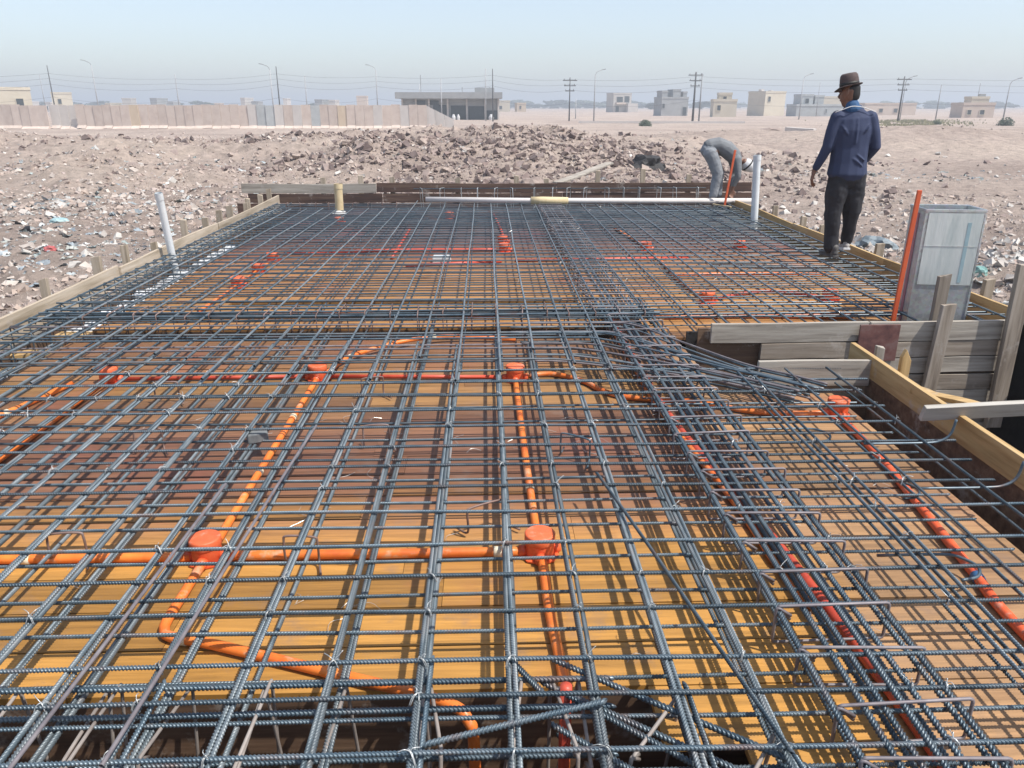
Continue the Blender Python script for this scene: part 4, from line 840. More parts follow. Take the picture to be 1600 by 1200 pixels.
hsv = t.nodes.new('ShaderNodeHueSaturation'); hsv.inputs['Saturation'].default_value = .35; L(mxx.outputs[2], hsv.inputs['Color']); L(hsv.outputs[0], p.inputs['Base Color'])
p.inputs['Metallic'].default_value = .55; p.inputs['Roughness'].default_value = .28
bpn = t.nodes.new('ShaderNodeBump'); bpn.inputs['Strength'].default_value = .25; bpn.inputs['Distance'].default_value = .02; L(nn.outputs[0], bpn.inputs['Height']); L(bpn.outputs[0], p.inputs['Normal'])
D = empty('sheet_metal_duct', (3.415, 5.70, -.1), 'galvanised sheet metal duct standing open-topped behind the stair wall', 'duct')
def dp(name, mb, m=gmx, bv=0):
    o = mb.build(name, m, D, bevel=bv); return o
D.rotation_euler = (0, 0, R(-8))
w2, d2, hh, th_ = .205, .15, .89, .004
s = MB(); s.box((-w2, -d2, 0), (w2, -d2 + th_, hh)); s.box((-w2, d2 - th_, 0), (w2, d2, hh)); s.box((-w2, -d2 + th_, 0), (-w2 + th_, d2 - th_, hh)); s.box((w2 - th_, -d2 + th_, 0), (w2, d2 - th_, hh))
dp('duct_walls', s)
s = MB(); f_ = .007
s.box((-w2 - f_, -d2 - f_, hh - .018), (w2 + f_, -d2 - .001, hh + .004)); s.box((-w2 - f_, d2 + .001, hh - .018), (w2 + f_, d2 + f_, hh + .004)); s.box((-w2 - f_, -d2 - .001, hh - .018), (-w2 - .001, d2 + .001, hh + .004)); s.box((w2 + .001, -d2 - .001, hh - .018), (w2 + f_, d2 + .001, hh + .004))
dp('rim', s, bv=.003)
s = MB()
for sx in (-1, 1): s.box((sx * w2 - .006, -d2 - .006, 0), (sx * w2 + .006, -d2 - .0005, hh - .031))
dp('corner_seam', s)
dp('cross_seam', MB().box((-w2 + .01, -d2 - .005, .60), (w2 - .01, -d2 - .001, .606)))
dp('patch_plate', MB().box((-.185, -d2 - .007, .34), (.193, -d2 - .003, .865)), mat('dull_zinc', [(.52, .58, .565), (.66, .70, .675), (.72, .75, .73)], rough=.38, metal=.35, scale=1.6, stretch=(6, 1, 1.2), bump=.25, bscale=3, dist=.02, detail=5, splash=(11, (.66, .69, .67), .60, .5)))
dp('plate_crease', MB().box((-.183, -d2 - .0095, .625), (.19, -d2 - .0075, .630)))
dp('blue_streak', MB().box((.095, -d2 - .0092, .36), (.120, -d2 - .0076, .80)), mat('muted_blue', [(.25, .38, .42), (.38, .50, .53)], rough=.5, scale=12))  # thin upright blue strip on the plate
s = MB(); 
for k in range(5): s.lathe([(.006, 0), (.005, .004)], 8, (rj(-.15, .15), 0, 0))
st_r = MB().box((-w2 - .006, -.04, .02), (-w2 - .001, .005, hh - .04)); dp('paint_streak', st_r, mat('pink_marking_paint', [(.30, .10, .12), (.42, .2, .22)], rough=.6))

# ------------------------------------------------------------------ people
def chain_blob(mb, pts, n=14):
    """pts: (pos, rx, rz) rings swept along a path; frame kept close to world x"""
    P = [Vector(p[0]) for p in pts]; k = len(mb.v); N = len(P)
    rings = []
    for i in range(N):
        d = (P[min(i+1, N-1)] - P[max(i-1, 0)]).normalized()
        a = Vector((1, 0, 0)) if abs(d.x) < .85 else Vector((0, 0, 1)); a = (a - d * a.dot(d)).normalized(); b = d.cross(a)
        rings.append((P[i], a, b, pts[i][1], pts[i][2], d))
    def ring(c, a, b, r1, r2): return [tuple(c + a * math.cos(2*math.pi*j/n) * r1 + b * math.sin(2*math.pi*j/n) * r2) for j in range(n)]
    seq = []
    c, a, b, r1, r2, d = rings[0]
    for f in (.25, .75): seq.append(ring(c - d * min(r1, r2) * math.cos(math.asin(f)) * .8, a, b, r1 * f, r2 * f))
    for c, a, b, r1, r2, d in rings: seq.append(ring(c, a, b, r1, r2))
    for f in (.75, .25): seq.append(ring(c + d * min(r1, r2) * math.cos(math.asin(f)) * .8, a, b, r1 * f, r2 * f))
    vs = [v for q in seq for v in q]; fs = [(i*n + j, i*n + (j+1) % n, (i+1)*n + (j+1) % n, (i+1)*n + j) for i in range(len(seq) - 1) for j in range(n)]
    fs.append(tuple(reversed(range(n)))); fs.append(tuple((len(seq)-1)*n + j for j in range(n)))
    mb.add(vs, fs)
def blob(name, chains, m, parent, voxel=.01, smooth=6, wrinkle=0, wscale=.12):
    mb = MB()
    for c in chains: chain_blob(mb, c)
    o = mb.build(name, m, parent)
    r = o.modifiers.new('remesh', 'REMESH'); r.mode = 'VOXEL'; r.voxel_size = voxel; r.use_smooth_shade = True
    s = o.modifiers.new('smooth', 'SMOOTH'); s.iterations = smooth; s.factor = .5
    if wrinkle:
        tx = bpy.data.textures.new(name + '_folds', 'CLOUDS'); tx.noise_scale = wscale; tx.noise_depth = 2
        d = o.modifiers.new('folds', 'DISPLACE'); d.texture = tx; d.strength = wrinkle; d.mid_level = .5
    return o
def hand(wr, dirv, side, curl=.5, s=1.0):
    """chains for a relaxed hand: palm and five separate fingers. side: thumb direction"""
    wr, dv, sv = Vector(wr), Vector(dirv).normalized(), Vector(side).normalized(); nv = dv.cross(sv).normalized()
    out = [[(wr, .026*s, .024*s), (wr + dv*.035*s, .030*s, .020*s), (wr + dv*.085*s, .034*s, .017*s)]]
    out = [[(wr - dv * .02, .024*s, .022*s), (wr + dv*.02*s, .024*s, .021*s)]]
    for f in (-.5, 0, .5): out.append([(wr + dv*.01*s + sv*f*.03*s, .017*s, .016*s), (wr + dv*.088*s + sv*f*.05*s, .014*s, .013*s)])
    for i, (o_, l) in enumerate(((.033, .070), (.011, .078), (-.011, .072), (-.033, .056))):
        b = wr + dv*.088*s + sv*o_*s; c1 = curl * (.5 + .2*i)
        d1 = (dv*math.cos(c1) + nv*math.sin(c1)); d2_ = (dv*math.cos(c1*2.1) + nv*math.sin(c1*2.1))
        out.append([(b - dv*.012*s, .0095*s, .0095*s), (b + d1*l*.5*s, .009*s, .009*s), (b + d1*l*.5*s + d2_*l*.5*s, .0075*s, .0075*s)])
    tb = wr + dv*.03*s + sv*.024*s
    out.append([(tb, .013*s, .013*s), (tb + (dv*.6 + sv*.6)*.045*s, .011*s, .011*s), (tb + (dv*.95 + sv*.5 + nv*.2)*.075*s, .0085*s, .0085*s)])
    return out
def head_chains(c, f, up=(0, 0, 1), s=1.0):
    """c: centre of head, f: facing"""
    c, f, u = Vector(c), Vector(f).normalized(), Vector(up).normalized(); f = (f - u * f.dot(u)).normalized(); sd = f.cross(u)
    ch = [[(c - u*.05*s, .062*s, .075*s), (c + u*.01*s, .074*s, .090*s), (c + u*.055*s, .062*s, .078*s)]]   # cranium
    ch.append([(c - u*.105*s + f*.050*s, .030*s, .028*s), (c - u*.06*s + f*.045*s, .048*s, .045*s), (c + f*.035*s, .055*s, .05*s)])  # jaw
    ch.append([(c + f*.088*s + u*.01*s, .010*s, .010*s), (c + f*.108*s - u*.018*s, .014*s, .013*s), (c + f*.098*s - u*.030*s, .013*s, .010*s)])  # nose
    for k in (-1, 1):
        ch.append([(c + sd*k*.077*s + u*.022*s - f*.008*s, .008*s, .018*s), (c + sd*k*.080*s - u*.01*s - f*.004*s, .008*s, .016*s), (c + sd*k*.075*s - u*.030*s, .007*s, .009*s)])  # ears
        ch.append([(c + f*.082*s + sd*k*.045*s + u*.022*s, .010*s, .008*s), (c + f*.090*s + sd*k*.015*s + u*.026*s, .010*s, .008*s)])  # brows
    ch.append([(c + f*.086*s - sd*.020*s - u*.055*s, .007*s, .007*s), (c + f*.092*s - u*.054*s, .010*s, .009*s), (c + f*.086*s + sd*.020*s - u*.055*s, .007*s, .007*s)])  # lips
    return ch
def eyes(c, f, up, parent, s=1.0):
    c, f, u = Vector(c), Vector(f).normalized(), Vector(up).normalized(); f = (f - u * f.dot(u)).normalized(); sd = f.cross(u)
    for k in (-1, 1):
        bm = bmesh.new(); bmesh.ops.create_uvsphere(bm, u_segments=12, v_segments=8, radius=.0075 * s)
        me = bpy.data.meshes.new('eye'); bm.to_mesh(me); bm.free(); me.materials.append(M['hair']); o = link(bpy.data.objects.new('eye', me), parent); o.location = c + f * .080 * s + sd * k * .031 * s + u * .004 * s

# standing man, seen from behind; local origin between his feet
SM = empty('person', (3.74, 7.92, .012), 'standing man with his back turned, brown hat, navy long-sleeved shirt and black trousers', 'person')
hc = (-.180, .02, 1.606)
hf = (-.70, .68, -.20); hu = (-.14, .12, .98)
shL, shR = (-.31, 0, 1.40), (.095, 0, 1.40)
body = [
    [((-.10, .0, .86), .15, .10), ((-.11, .0, 1.05), .15, .095), ((-.12, .0, 1.25), .165, .10), ((-.125, .0, 1.38), .14, .085), ((-.14, .0, 1.44), .08, .065)],
    [((-.145, .0, 1.42), .055, .055), ((-.17, .01, 1.54), .052, .055)],
    [((-.28, 0, 1.39), .05, .05), ((-.335, -.02, 1.10), .04, .04), ((-.40, .02, .93), .028, .028), ((-.425, .04, .86), .025, .025)],
    [((.07, 0, 1.39), .05, .05), ((.135, -.02, 1.10), .04, .04), ((.115, .14, .95), .028, .028), ((.10, .24, .90), .024, .024)],
    [((-.16, 0, .88), .08, .08), ((-.165, .0, .48), .055, .055), ((-.155, -.02, .09), .038, .038), ((-.155, .03, .05), .038, .035)],
    [((-.03, 0, .88), .08, .08), ((.0, .05, .48), .055, .055), ((.045, .12, .13), .038, .038), ((.05, .18, .10), .038, .035)],
] + head_chains(hc, hf, hu) + hand((-.425, .04, .86), (-.12, .10, -1), (.25, .9, 0), .55) + hand((.10, .24, .90), (-.45, .75, -.2), (-.3, .2, 1), .7)
blob('body', body, M['skin'], SM, voxel=.0060, smooth=3)
eyes(hc, hf, hu, SM)
shirt = [
    [((-.105, .0, .835), .200, .142), ((-.105, .0, .95), .186, .126), ((-.11, .0, 1.10), .185, .12), ((-.12, .0, 1.26), .205, .13), ((-.125, .0, 1.37), .190, .115), ((-.135, .0, 1.435), .115, .085)],
    [((-.27, 0, 1.385), .072, .075), ((-.315, -.01, 1.24), .064, .068), ((-.345, -.02, 1.10), .055, .058), ((-.38, .005, .99), .045, .047), ((-.415, .03, .895), .036, .038)],
    [((.045, 0, 1.385), .072, .075), ((.100, -.01, 1.24), .066, .068), ((.138, -.02, 1.10), .055, .058), ((.128, .08, 1.01), .045, .047), ((.115, .19, .92), .037, .038)],
]
for a_, b_, r_f in [((-.12, -.112, 1.37), (-.118, -.128, 1.14), .011), ((-.08, -.126, 1.03), (.02, -.110, .965), .008), ((-.11, -.128, .99), (-.01, -.122, .92), .008), ((-.26, -.09, 1.30), (-.20, -.115, 1.22), .011), ((.02, -.11, 1.33), (-.04, -.12, 1.24), .010)]:
    m_ = tuple((a_[q] + b_[q]) / 2 + (0, -.006, 0)[q] for q in range(3)); shirt.append([(a_, r_f * .6, r_f * .6), (m_, r_f, r_f * 1.2), (b_, r_f * .6, r_f * .6)])
sh = blob('shirt', shirt, M['navy'], SM, voxel=.009, smooth=4, wrinkle=.010, wscale=.2)
trs = [
    [((-.10, .0, .78), .182, .120), ((-.10, .0, .86), .165, .105)],
    [((-.17, .0, .84), .110, .118), ((-.185, .0, .64), .108, .108), ((-.19, .0, .45), .084, .09), ((-.18, -.005, .28), .076, .082), ((-.165, -.01, .09), .072, .076)],
    [((-.015, .01, .84), .112, .118), ((.005, .03, .64), .112, .108), ((.025, .045, .46), .088, .092), ((.04, .08, .30), .068, .072), ((.05, .12, .14), .062, .066)],
]
blob('trousers', trs, M['blackcloth'], SM, voxel=.009, smooth=6, wrinkle=.022, wscale=.09)
blob('collar', [[((-.20, -.02, 1.455), .035, .03), ((-.145, -.065, 1.47), .05, .022), ((-.085, -.03, 1.455), .035, .03)], [((-.145, -.03, 1.44), .075, .06), ((-.155, -.015, 1.505), .062, .055)]], M['bluecol'], SM, voxel=.008, smooth=4)
MB().tube(smooth_path([(-.335, -.06, 1.425), (-.27, -.085, 1.452), (-.20, -.095, 1.478), (-.14, -.095, 1.480), (-.07, -.093, 1.470), (-.01, -.085, 1.452), (.06, -.07, 1.43)], 5), .0045, 6).build('piping', M['white'], SM, smooth=True)
# hat
Hq = Vector(hu).normalized().to_track_quat('Z', 'Y'); s = MB()
prof_b = [(.145, -.010), (.150, -.004), (.146, .0), (.10, .004), (.086, .006)]
s.lathe([(.088, .0), (.089, .03), (.086, .07), (.080, .10), (.066, .118), (.03, .112)], 28)
n_ = 36; k = len(s.v)
fd = (Hq.inverted() @ Vector(hf)).normalized()
for ri, zz_ in ((.086, 0), (.112, -.004), (.138, -.008), (.139, -.004), (.112, .002), (.086, .008)):
    for j in range(n_):
        a = 2 * math.pi * j / n_; d = Vector((math.cos(a), math.sin(a), 0)); fr = d.dot(Vector((fd.x, fd.y, 0)).normalized()); f = (ri - .086) / .065
        rr_ = ri - (.022 * f if fr < 0 else 0); s.v.append((d.x * rr_, d.y * rr_, zz_ - .030 * f * max(0, fr) + .022 * f * max(0, -fr) ** 2 + .008 * f * (1 - abs(fr))))
for i in range(5):
    for j in range(n_): q = (j + 1) % n_; s.f.append((k + i*n_ + j, k + i*n_ + q, k + (i+1)*n_ + q, k + (i+1)*n_ + j))
ht = s.build('hat', M['hat'], SM, smooth=True, loc=Vector(hc) + Vector(hu).normalized() * .060); ht.rotation_euler = Hq.to_euler()
hb = MB().lathe([(.0905, .006), (.0915, .034)], 28).build('hat_band', M['hair'], ht, smooth=True)
u_ = Vector(hu).normalized(); f_v = Vector(hf).normalized()
blob('hair', [[(Vector(hc) - f_v*.035 - u_*.045, .062, .060), (Vector(hc) - f_v*.025 + u_*.03, .078, .078)]], M['hair'], SM, voxel=.008, smooth=3)
def shoe(parent, x, y, z, rz, m, L_=.27, pitch=0):
    s = [[((0, -.06, .04), .036, .04), ((0, 0, .035), .038, .038), ((0, .08, .028), .045, .030), ((0, .15, .022), .040, .022)], [((0, -.045, .07), .038, .042), ((0, -.04, .10), .04, .042)]]
    o = blob('shoe', s, m, parent, voxel=.008, smooth=3); o.location = (x, y, z); o.rotation_euler = (pitch, 0, rz)
    sl_ = MB(); prof = [(-.036, -.09), (.036, -.09), (.038, 0), (.048, .09), (.040, .16), (0, .182), (-.040, .16), (-.048, .09), (-.038, 0)]
    sl_.add([(a, b, -.006) for a, b in prof] + [(a, b, .018) for a, b in prof], [tuple(reversed(range(9))), tuple(range(9, 18))] + [(i, (i+1) % 9, 9 + (i+1) % 9, 9 + i) for i in range(9)])
    sl_.build('sole', M['white'] if m == M['shoe2'] else M['shoe'], o, bevel=.004)
shoe(SM, -.155, -.02, .01, .2, M['shoe']); shoe(SM, .045, .13, .055, -.15, M['shoe2'], pitch=-.1)

# bending man, side on; local origin under his feet
BM_ = empty('person', (3.72, 12.75, .012), 'man bending over in grey clothes and a pale cap at the far end', 'person')
hc2 = (.46, -.02, .60); hu2 = (.62, 0, -.55); hf2 = (-.1, 0, -1)
body2 = [
    [((-.14, 0, .84), .12, .13), ((.02, 0, .86), .11, .13), ((.16, 0, .78), .11, .15), ((.27, 0, .69), .09, .13), ((.33, 0, .66), .06, .07)],
    [((.32, 0, .665), .05, .05), ((.42, 0, .62), .05, .05)],
    [((-.13, -.09, .80), .08, .08), ((-.02, -.10, .45), .055, .055), ((-.06, -.10, .09), .038, .038)],
    [((-.13, .09, .80), .08, .08), ((.06, .10, .45), .055, .055), ((.08, .10, .09), .038, .038)],
    [((.27, -.15, .67), .045, .045), ((.29, -.18, .42), .036, .036), ((.24, -.12, .22), .026, .026)],
    [((.27, .15, .67), .045, .045), ((.33, .17, .42), .036, .036), ((.27, .10, .20), .026, .026)],
] + head_chains(hc2, hf2, hu2) + hand((.24, -.12, .22), (-.1, .1, -1), (.8, 0, 0), .6) + hand((.27, .10, .20), (-.1, -.1, -1), (-.8, 0, 0), .6)
blob('body', body2, M['skin'], BM_, voxel=.008, smooth=3)
eyes(hc2, hf2, hu2, BM_)
blob('shirt', [[((-.17, 0, .87), .115, .145), ((-.03, 0, .895), .125, .155), ((.12, 0, .83), .135, .17), ((.24, 0, .73), .125, .17), ((.31, 0, .675), .085, .10)],
    [((.26, -.14, .69), .075, .07), ((.28, -.19, .54), .06, .06), ((.285, -.19, .42), .05, .05), ((.25, -.13, .28), .038, .038)],
    [((.26, .14, .69), .075, .07), ((.32, .18, .54), .06, .06), ((.325, .18, .42), .05, .05), ((.275, .11, .27), .038, .038)]], M['greycloth'], BM_, voxel=.01, smooth=6, wrinkle=.018, wscale=.15)
blob('trousers', [[((-.20, 0, .80), .11, .145), ((-.12, 0, .88), .12, .15)],
    [((-.17, -.085, .80), .115, .10), ((-.08, -.09, .62), .105, .095), ((-.015, -.10, .45), .090, .085), ((-.04, -.10, .28), .078, .075), ((-.06, -.10, .11), .066, .066)],
    [((-.15, .085, .80), .110, .10), ((-.02, .09, .62), .10, .095), ((.06, .10, .45), .085, .08), ((.07, .10, .28), .074, .07), ((.08, .10, .11), .064, .064)]], M['greytrouser'], BM_, voxel=.01, smooth=6, wrinkle=.022, wscale=.12)
cu = Vector(hu2).normalized()
blob('cap', [[(Vector(hc2) + cu*.005, .104, .104), (Vector(hc2) + cu*.06, .100, .102), (Vector(hc2) + cu*.12, .06, .065)]], M['white'], BM_, voxel=.009, smooth=4)
MB().tube([Vector(hc2) + cu*.012, Vector(hc2) + cu*.034], .109, 24).build('cap_stripe', M['hair'], BM_, smooth=True)
shoe(BM_, -.02, -.10, .0, -1.2, M['shoe2']); shoe(BM_, .12, .10, .0, -1.4, M['shoe'])
plank('wood_strip', (3.58, 12.35, .03), (3.74, 11.9, .03), .03, .02, M['tany'], 'thin wood strip lying at the bending man\'s feet', 'strip')

# ------------------------------------------------------------------ far wall, houses, poles
def z0(x, y): return ground_z(x, y)
pink = mat('precast_concrete_pink', [(.46, .375, .325), (.54, .45, .39), (.58, .50, .44)], rough=.9, scale=1.2, bump=.2, objrand=.06)
tanc = mat('precast_concrete_tan', [(.52, .41, .30), (.58, .48, .36)], rough=.9, scale=1.2, bump=.2, objrand=.06)
greyc = mat('precast_concrete_grey', [(.34, .36, .36), (.46, .48, .48)], rough=.9, scale=1.2, bump=.2, objrand=.06)
whitec = mat('precast_concrete_pale', [(.50, .46, .43), (.58, .54, .50)], rough=.9, scale=1.2, bump=.2, objrand=.06)
YW = 88
def panel_mesh(w, m):
    s = MB(); s.box((-w/2, -.06, .25), (w/2, .06, 2.38)); 
    o = s.mesh('concrete_barrier', m); return o
pm = {k: panel_mesh(.94, v) for k, v in (('p', pink), ('t', tanc), ('g', greyc), ('w', whitec))}
footm = MB().add([(-.46,-.5,0),(.46,-.5,0),(.46,.5,0),(-.46,.5,0),(-.46,-.1,.28),(.46,-.1,.28),(.46,.1,.28),(-.46,.1,.28)], [(0,3,2,1),(4,5,6,7),(0,1,5,4),(1,2,6,5),(2,3,7,6),(3,0,4,7)]).mesh('footing', pink)
seq = 'pppppppppptppppppwwwpppppptppppppppppppwggwpwpgpptpppwppw'
random.seed(11)
for i in range(59):
    x = -62.3 + i * .955
    ch = seq[i % len(seq)]
    o = bpy.data.objects.new('concrete_barrier', pm[ch]); link(o); yv = YW + .1 * math.sin(i * .7) + (.5 if 17 <= i < 20 else 0)
    o.location = (x, yv, -.82 + rj(-.06, .06)); o.rotation_euler = (rj(-.015, .015), rj(-.008, .008), rj(-.03, .03))
    tag(o, 'upright precast concrete barrier, %s, %s in the row from the left' % ({'p': 'pinkish', 't': 'tan', 'g': 'blue-grey', 'w': 'pale'}[ch], ordinal(i + 1)), 'barrier', 'slabs of the long concrete wall')
    f = bpy.data.objects.new('footing', footm); link(f, o)
for k in range(3):
    x = -6.1 + k * 1.0; o = MB().add([(-.5,-.06,0),(.5,-.06,0),(.5,.06,0),(-.5,.06,0),(-.5,-.06,2.35-k*.5),(.5,-.06,1.85-k*.5),(.5,.06,1.85-k*.5),(-.5,.06,2.35-k*.5)], [(0,3,2,1),(4,5,6,7),(0,1,5,4),(1,2,6,5),(2,3,7,6),(3,0,4,7)]).build('concrete_barrier', whitec, loc=(x, YW + .4 + k * .5, -.8)); tag(o, 'low sloping end piece of the concrete wall, ' + ['first', 'second', 'last'][k] + ' going right', 'barrier')

cream = mat('cream_render', [(.52, .46, .36), (.60, .54, .43)], rough=.9, scale=.5, objrand=.05)
conc = mat('raw_concrete', [(.28, .285, .285), (.36, .365, .36)], rough=.9, scale=.6, objrand=.06)
blockm = mat('block_masonry', [(.42, .39, .36), (.50, .47, .43)], rough=.9, scale=.7, objrand=.05)
pinkr = mat('pink_render', [(.50, .40, .33), (.58, .48, .40)], rough=.9, scale=.6)
dk = mat('dark_opening', [(.02, .03, .035), (.05, .06, .065)], rough=.6)
def house(name, x, y, rz, blocks, openings, m, label, cat='house', extras=()):
    """blocks: (x0,x1,y0,y1,z0,z1[,mat]); openings: (x0,x1,z0,z1,face y)"""
    e = empty(name, (x, y, z0(x, y) - .3), label, cat, rz=rz)
    for b in blocks:
        mm = b[6] if len(b) > 6 else m
        MB().box((b[0], b[2], b[4]), (b[1], b[3], b[5])).build('wall', mm, e)
        # parapet: a real raised edge round the roof
        s = MB(); p_ = .2; t_ = .45; q0, q1, q2, q3, zt = b[0] - .08, b[1] + .08, b[2] - .08, b[3] + .08, b[5]
        s.box((q0, q2, zt + .001), (q1, q2 + p_, zt + t_)); s.box((q0, q3 - p_, zt + .001), (q1, q3, zt + t_)); s.box((q0, q2 + p_, zt + .001), (q0 + p_, q3 - p_, zt + t_)); s.box((q1 - p_, q2 + p_, zt + .001), (q1, q3 - p_, zt + t_))
        s.build('roof_parapet', mm, e)
    for (a, b, c, d, yy2) in openings:
        w = MB().box((a, yy2 - .05, c), (b, yy2 + .02, d)).build('window' if c > .6 else 'doorway', dk, e)
        s = MB(); fr = .10; s.box((a - fr, yy2 - .10, d + .002), (b + fr, yy2 - .002, d + fr)); s.box((a - fr, yy2 - .10, c - fr), (b + fr, yy2 - .002, c - .002)); s.box((a - fr, yy2 - .10, c), (a - .002, yy2 - .002, d)); s.box((b + .002, yy2 - .10, c), (b + fr, yy2 - .002, d)); s.build('frame', mm, w)
    for (nm_, lo, hi, mm) in extras: MB().box(lo, hi).build(nm_, mm, e)
    return e
# shop row
sx = -10.6; SY = 140
e = house('shop_row', -13.2, SY, 0, [(-1.0, 15.2, 0, 10, 0, 3.6)], [], conc, 'long grey unfinished shop row with dark openings, right of the concrete wall', 'building')
MB().box((-2.1, -2.2, 3.7), (15.9, 10.6, 4.7)).build('roof_slab', conc, e)
MB().box((11.2, 3, 4.7), (14.6, 7, 5.5)).build('roof_room', conc, e)
for i, (a, b, c, d) in enumerate([(4.1, 6.3, .1, 2.7), (7.1, 9.7, .1, 2.6), (10.1, 12.9, .1, 2.5), (13.1, 15.1, .1, 1.8)]):
    MB().box((a, -.08, c), (b, .05, d)).build('shutter_opening', dk, e)
for a in (3.4, 6.6, 9.85, 13.0, 15.25, -1.1, 1.2): MB().box((a - .14, -.5, 0), (a + .14, -.11, 3.65)).build('column', whitec, e)
for a in (1.0, 3.3): MB().box((a, -.12, 2.7), (a + 1.8, -.085, 3.4)).build('window', dk, e)
for a, mm in ((7.6, 1), (8.4, .8), (14.0, 1.3)): MB().lathe([(.3 * mm, 0), (.35 * mm, .6), (.15 * mm, 1.1)], 8, (a, -1.5, .1)).build('sack', M['white'], e)
for a in (1.8, 9.0, 13.8): MB().tube([(a, 4, 4.6), (a, 4, 7.6 if a < 2 else 5.6)], .07, 6).build('starter_bar', conc, e)
house('house', 46.0, 275, .25, [(-3.4, 3.2, 0, 6, 0, 6.0)], [(-2.2, .0, 3.2, 5.2, 0), (.6, 2.4, 3.4, 5.4, 0), (-2.5, -1.3, .3, 2.2, 0)], blockm, 'two-storey pale house under construction, left of the dark grey one', extras=[('porch', (1, -2.4, 0), (4.6, -.06, 3.1), whitec), ('balcony', (-2.6, -1.2, 2.8), (.8, -.06, 3.4), pinkr)])
house('house', 47.3, 205, .12, [(-3.2, 3.8, 0, 6, 0, 4.4), (-2.9, -1.4, 1, 5, 4.42, 5.9), (.0, 2.0, 1, 5, 4.42, 6.2), (2.7, 3.7, 1, 5, 4.42, 5.7)], [(-3.0, -2.4, 2.2, 3.2, 0), (2.4, 3.4, .2, 2.4, 0)], conc, 'dark grey concrete house with stepped roof behind the twin power pole')
house('house', 50.2, 170, -.15, [(-2.5, 2.3, 0, 5, 0, 3.4), (-1.4, 1.3, 1, 4, 3.42, 4.7)], [(-.5, .2, 3.7, 4.4, 1), (-1.7, -1.0, 1.6, 2.6, 0)], cream, 'small cream house with a rooftop room, left of the big cream box')
house('house', 71.3, 200, .42, [(-3.3, 3.3, 0, 6, 0, 5.6)], [(-2.4, -1.6, 3.6, 4.8, 0)], cream, 'big plain cream box house left of the standing man', extras=[('water_tank', (-2.0, 3, 5.7), (-1.1, 4.0, 6.5), whitec), ('water_tank', (1.2, 3, 5.7), (1.9, 4.0, 6.3), whitec)])
house('house', 71.8, 178, 0, [(-3.4, 9.0, 0, 6, 0, 2.4, greyc), (-2.0, .5, 1, 6, 2.42, 4.5), (.9, 2.9, 1, 5, 2.42, 4.3, greyc)], [(-1.3, -.5, 3.0, 4.0, 1), (3.2, 3.4, 1.0, 1.8, 0)], greyc, 'grey-green walled house with dark tower beside the man\'s shoulder')
house('house', 100, 230, 0, [(-5.5, 4, 0, 8, 0, 4.6)], [(-2, -1, 1.5, 2.8, 0), (1, 2, 1.5, 2.8, 0)], cream, 'pale house half hidden behind the standing man')
house('house', 93.3, 152, -.1, [(-2.8, 3.0, 0, 5, 0, 2.6), (-1.0, 2.2, 1, 4, 2.62, 3.7, cream)], [(-1.9, -1.2, .9, 1.7, 0), (.4, 1.2, .9, 1.7, 0)], pinkr, 'low cream house with a small roof room at the right', extras=[('water_tank', (.9, 2, 3.8), (1.9, 3, 4.6), conc)])
house('house', 117, 215, 0, [(-16, -2, 0, 8, 0, 3.0)], [(-12, -11, 1, 2, 0), (-8, -7, 1, 2, 0)], pinkr, 'long low pinkish wall house right of the standing man')
house('house', -77.5, 133, .5, [(-4.6, 4.4, 0, 8, 0, 4.9)], [(2.2, 3.2, 2.4, 3.6, 0), (-3, -2, 2.4, 3.6, 0)], cream, 'cream box house rising over the wall at the left edge')
house('house', -109.5, 215, .45, [(-2.3, 2.3, 0, 5, 0, 5.4)], [(-1, -.2, 3, 4.2, 0)], cream, 'small cream house just right of the leaning dark pole at left')
random.seed(9)
for i, (px, w, h, mm, l) in enumerate([(48, 20, 3.4, whitec, 'grey wide one right of the edge house'), (87, 9, 3.2, whitec, 'tiny pale one left of the dark pole'), (178, 8, 3.0, cream, 'cream hut beyond the wall'), (207, 13, 4.6, blockm, 'open-roofed brown block'), (248, 11, 4.6, conc, 'flat grey block by the thin pole'), (273, 9, 3.4, conc, 'dark grey low block'), (345, 9, 2.8, pinkr, 'low pink house'), (384, 7, 4.6, whitec, 'bright white little tower house'), (402, 10, 3.4, conc, 'grey block before the lamp'), (449, 6, 4.4, whitec, 'white hut beside the dark pole'), (500, 12, 4.0, conc, 'dull grey house above the grey panels'), (521, 9, 3.8, whitec, 'pale twin house'), (567, 16, 5.2, pinkr, 'pink roofed house left of the tall lamp'), (785, 24, 3.6, cream, 'cream wall house right of the shop row'), (815, 14, 2.8, tanc, 'tan wall right of the shop row'), (1335, 16, 3.0, pinkr, 'pinkish low wall beyond the standing man')]):
    Y = 300; x = (px - 760) / 1276 * Y * 1.0; wd = w / 1276 * Y
    hgt = h * 1.0 + .6
    house('house', x, Y, rj(-.2, .2), [(-wd/2, wd/2, 0, 7, 0, hgt - .4)], [(-wd*.25, -wd*.02, 1.2, 2.4, 0)], mm, 'distant small house, ' + l)

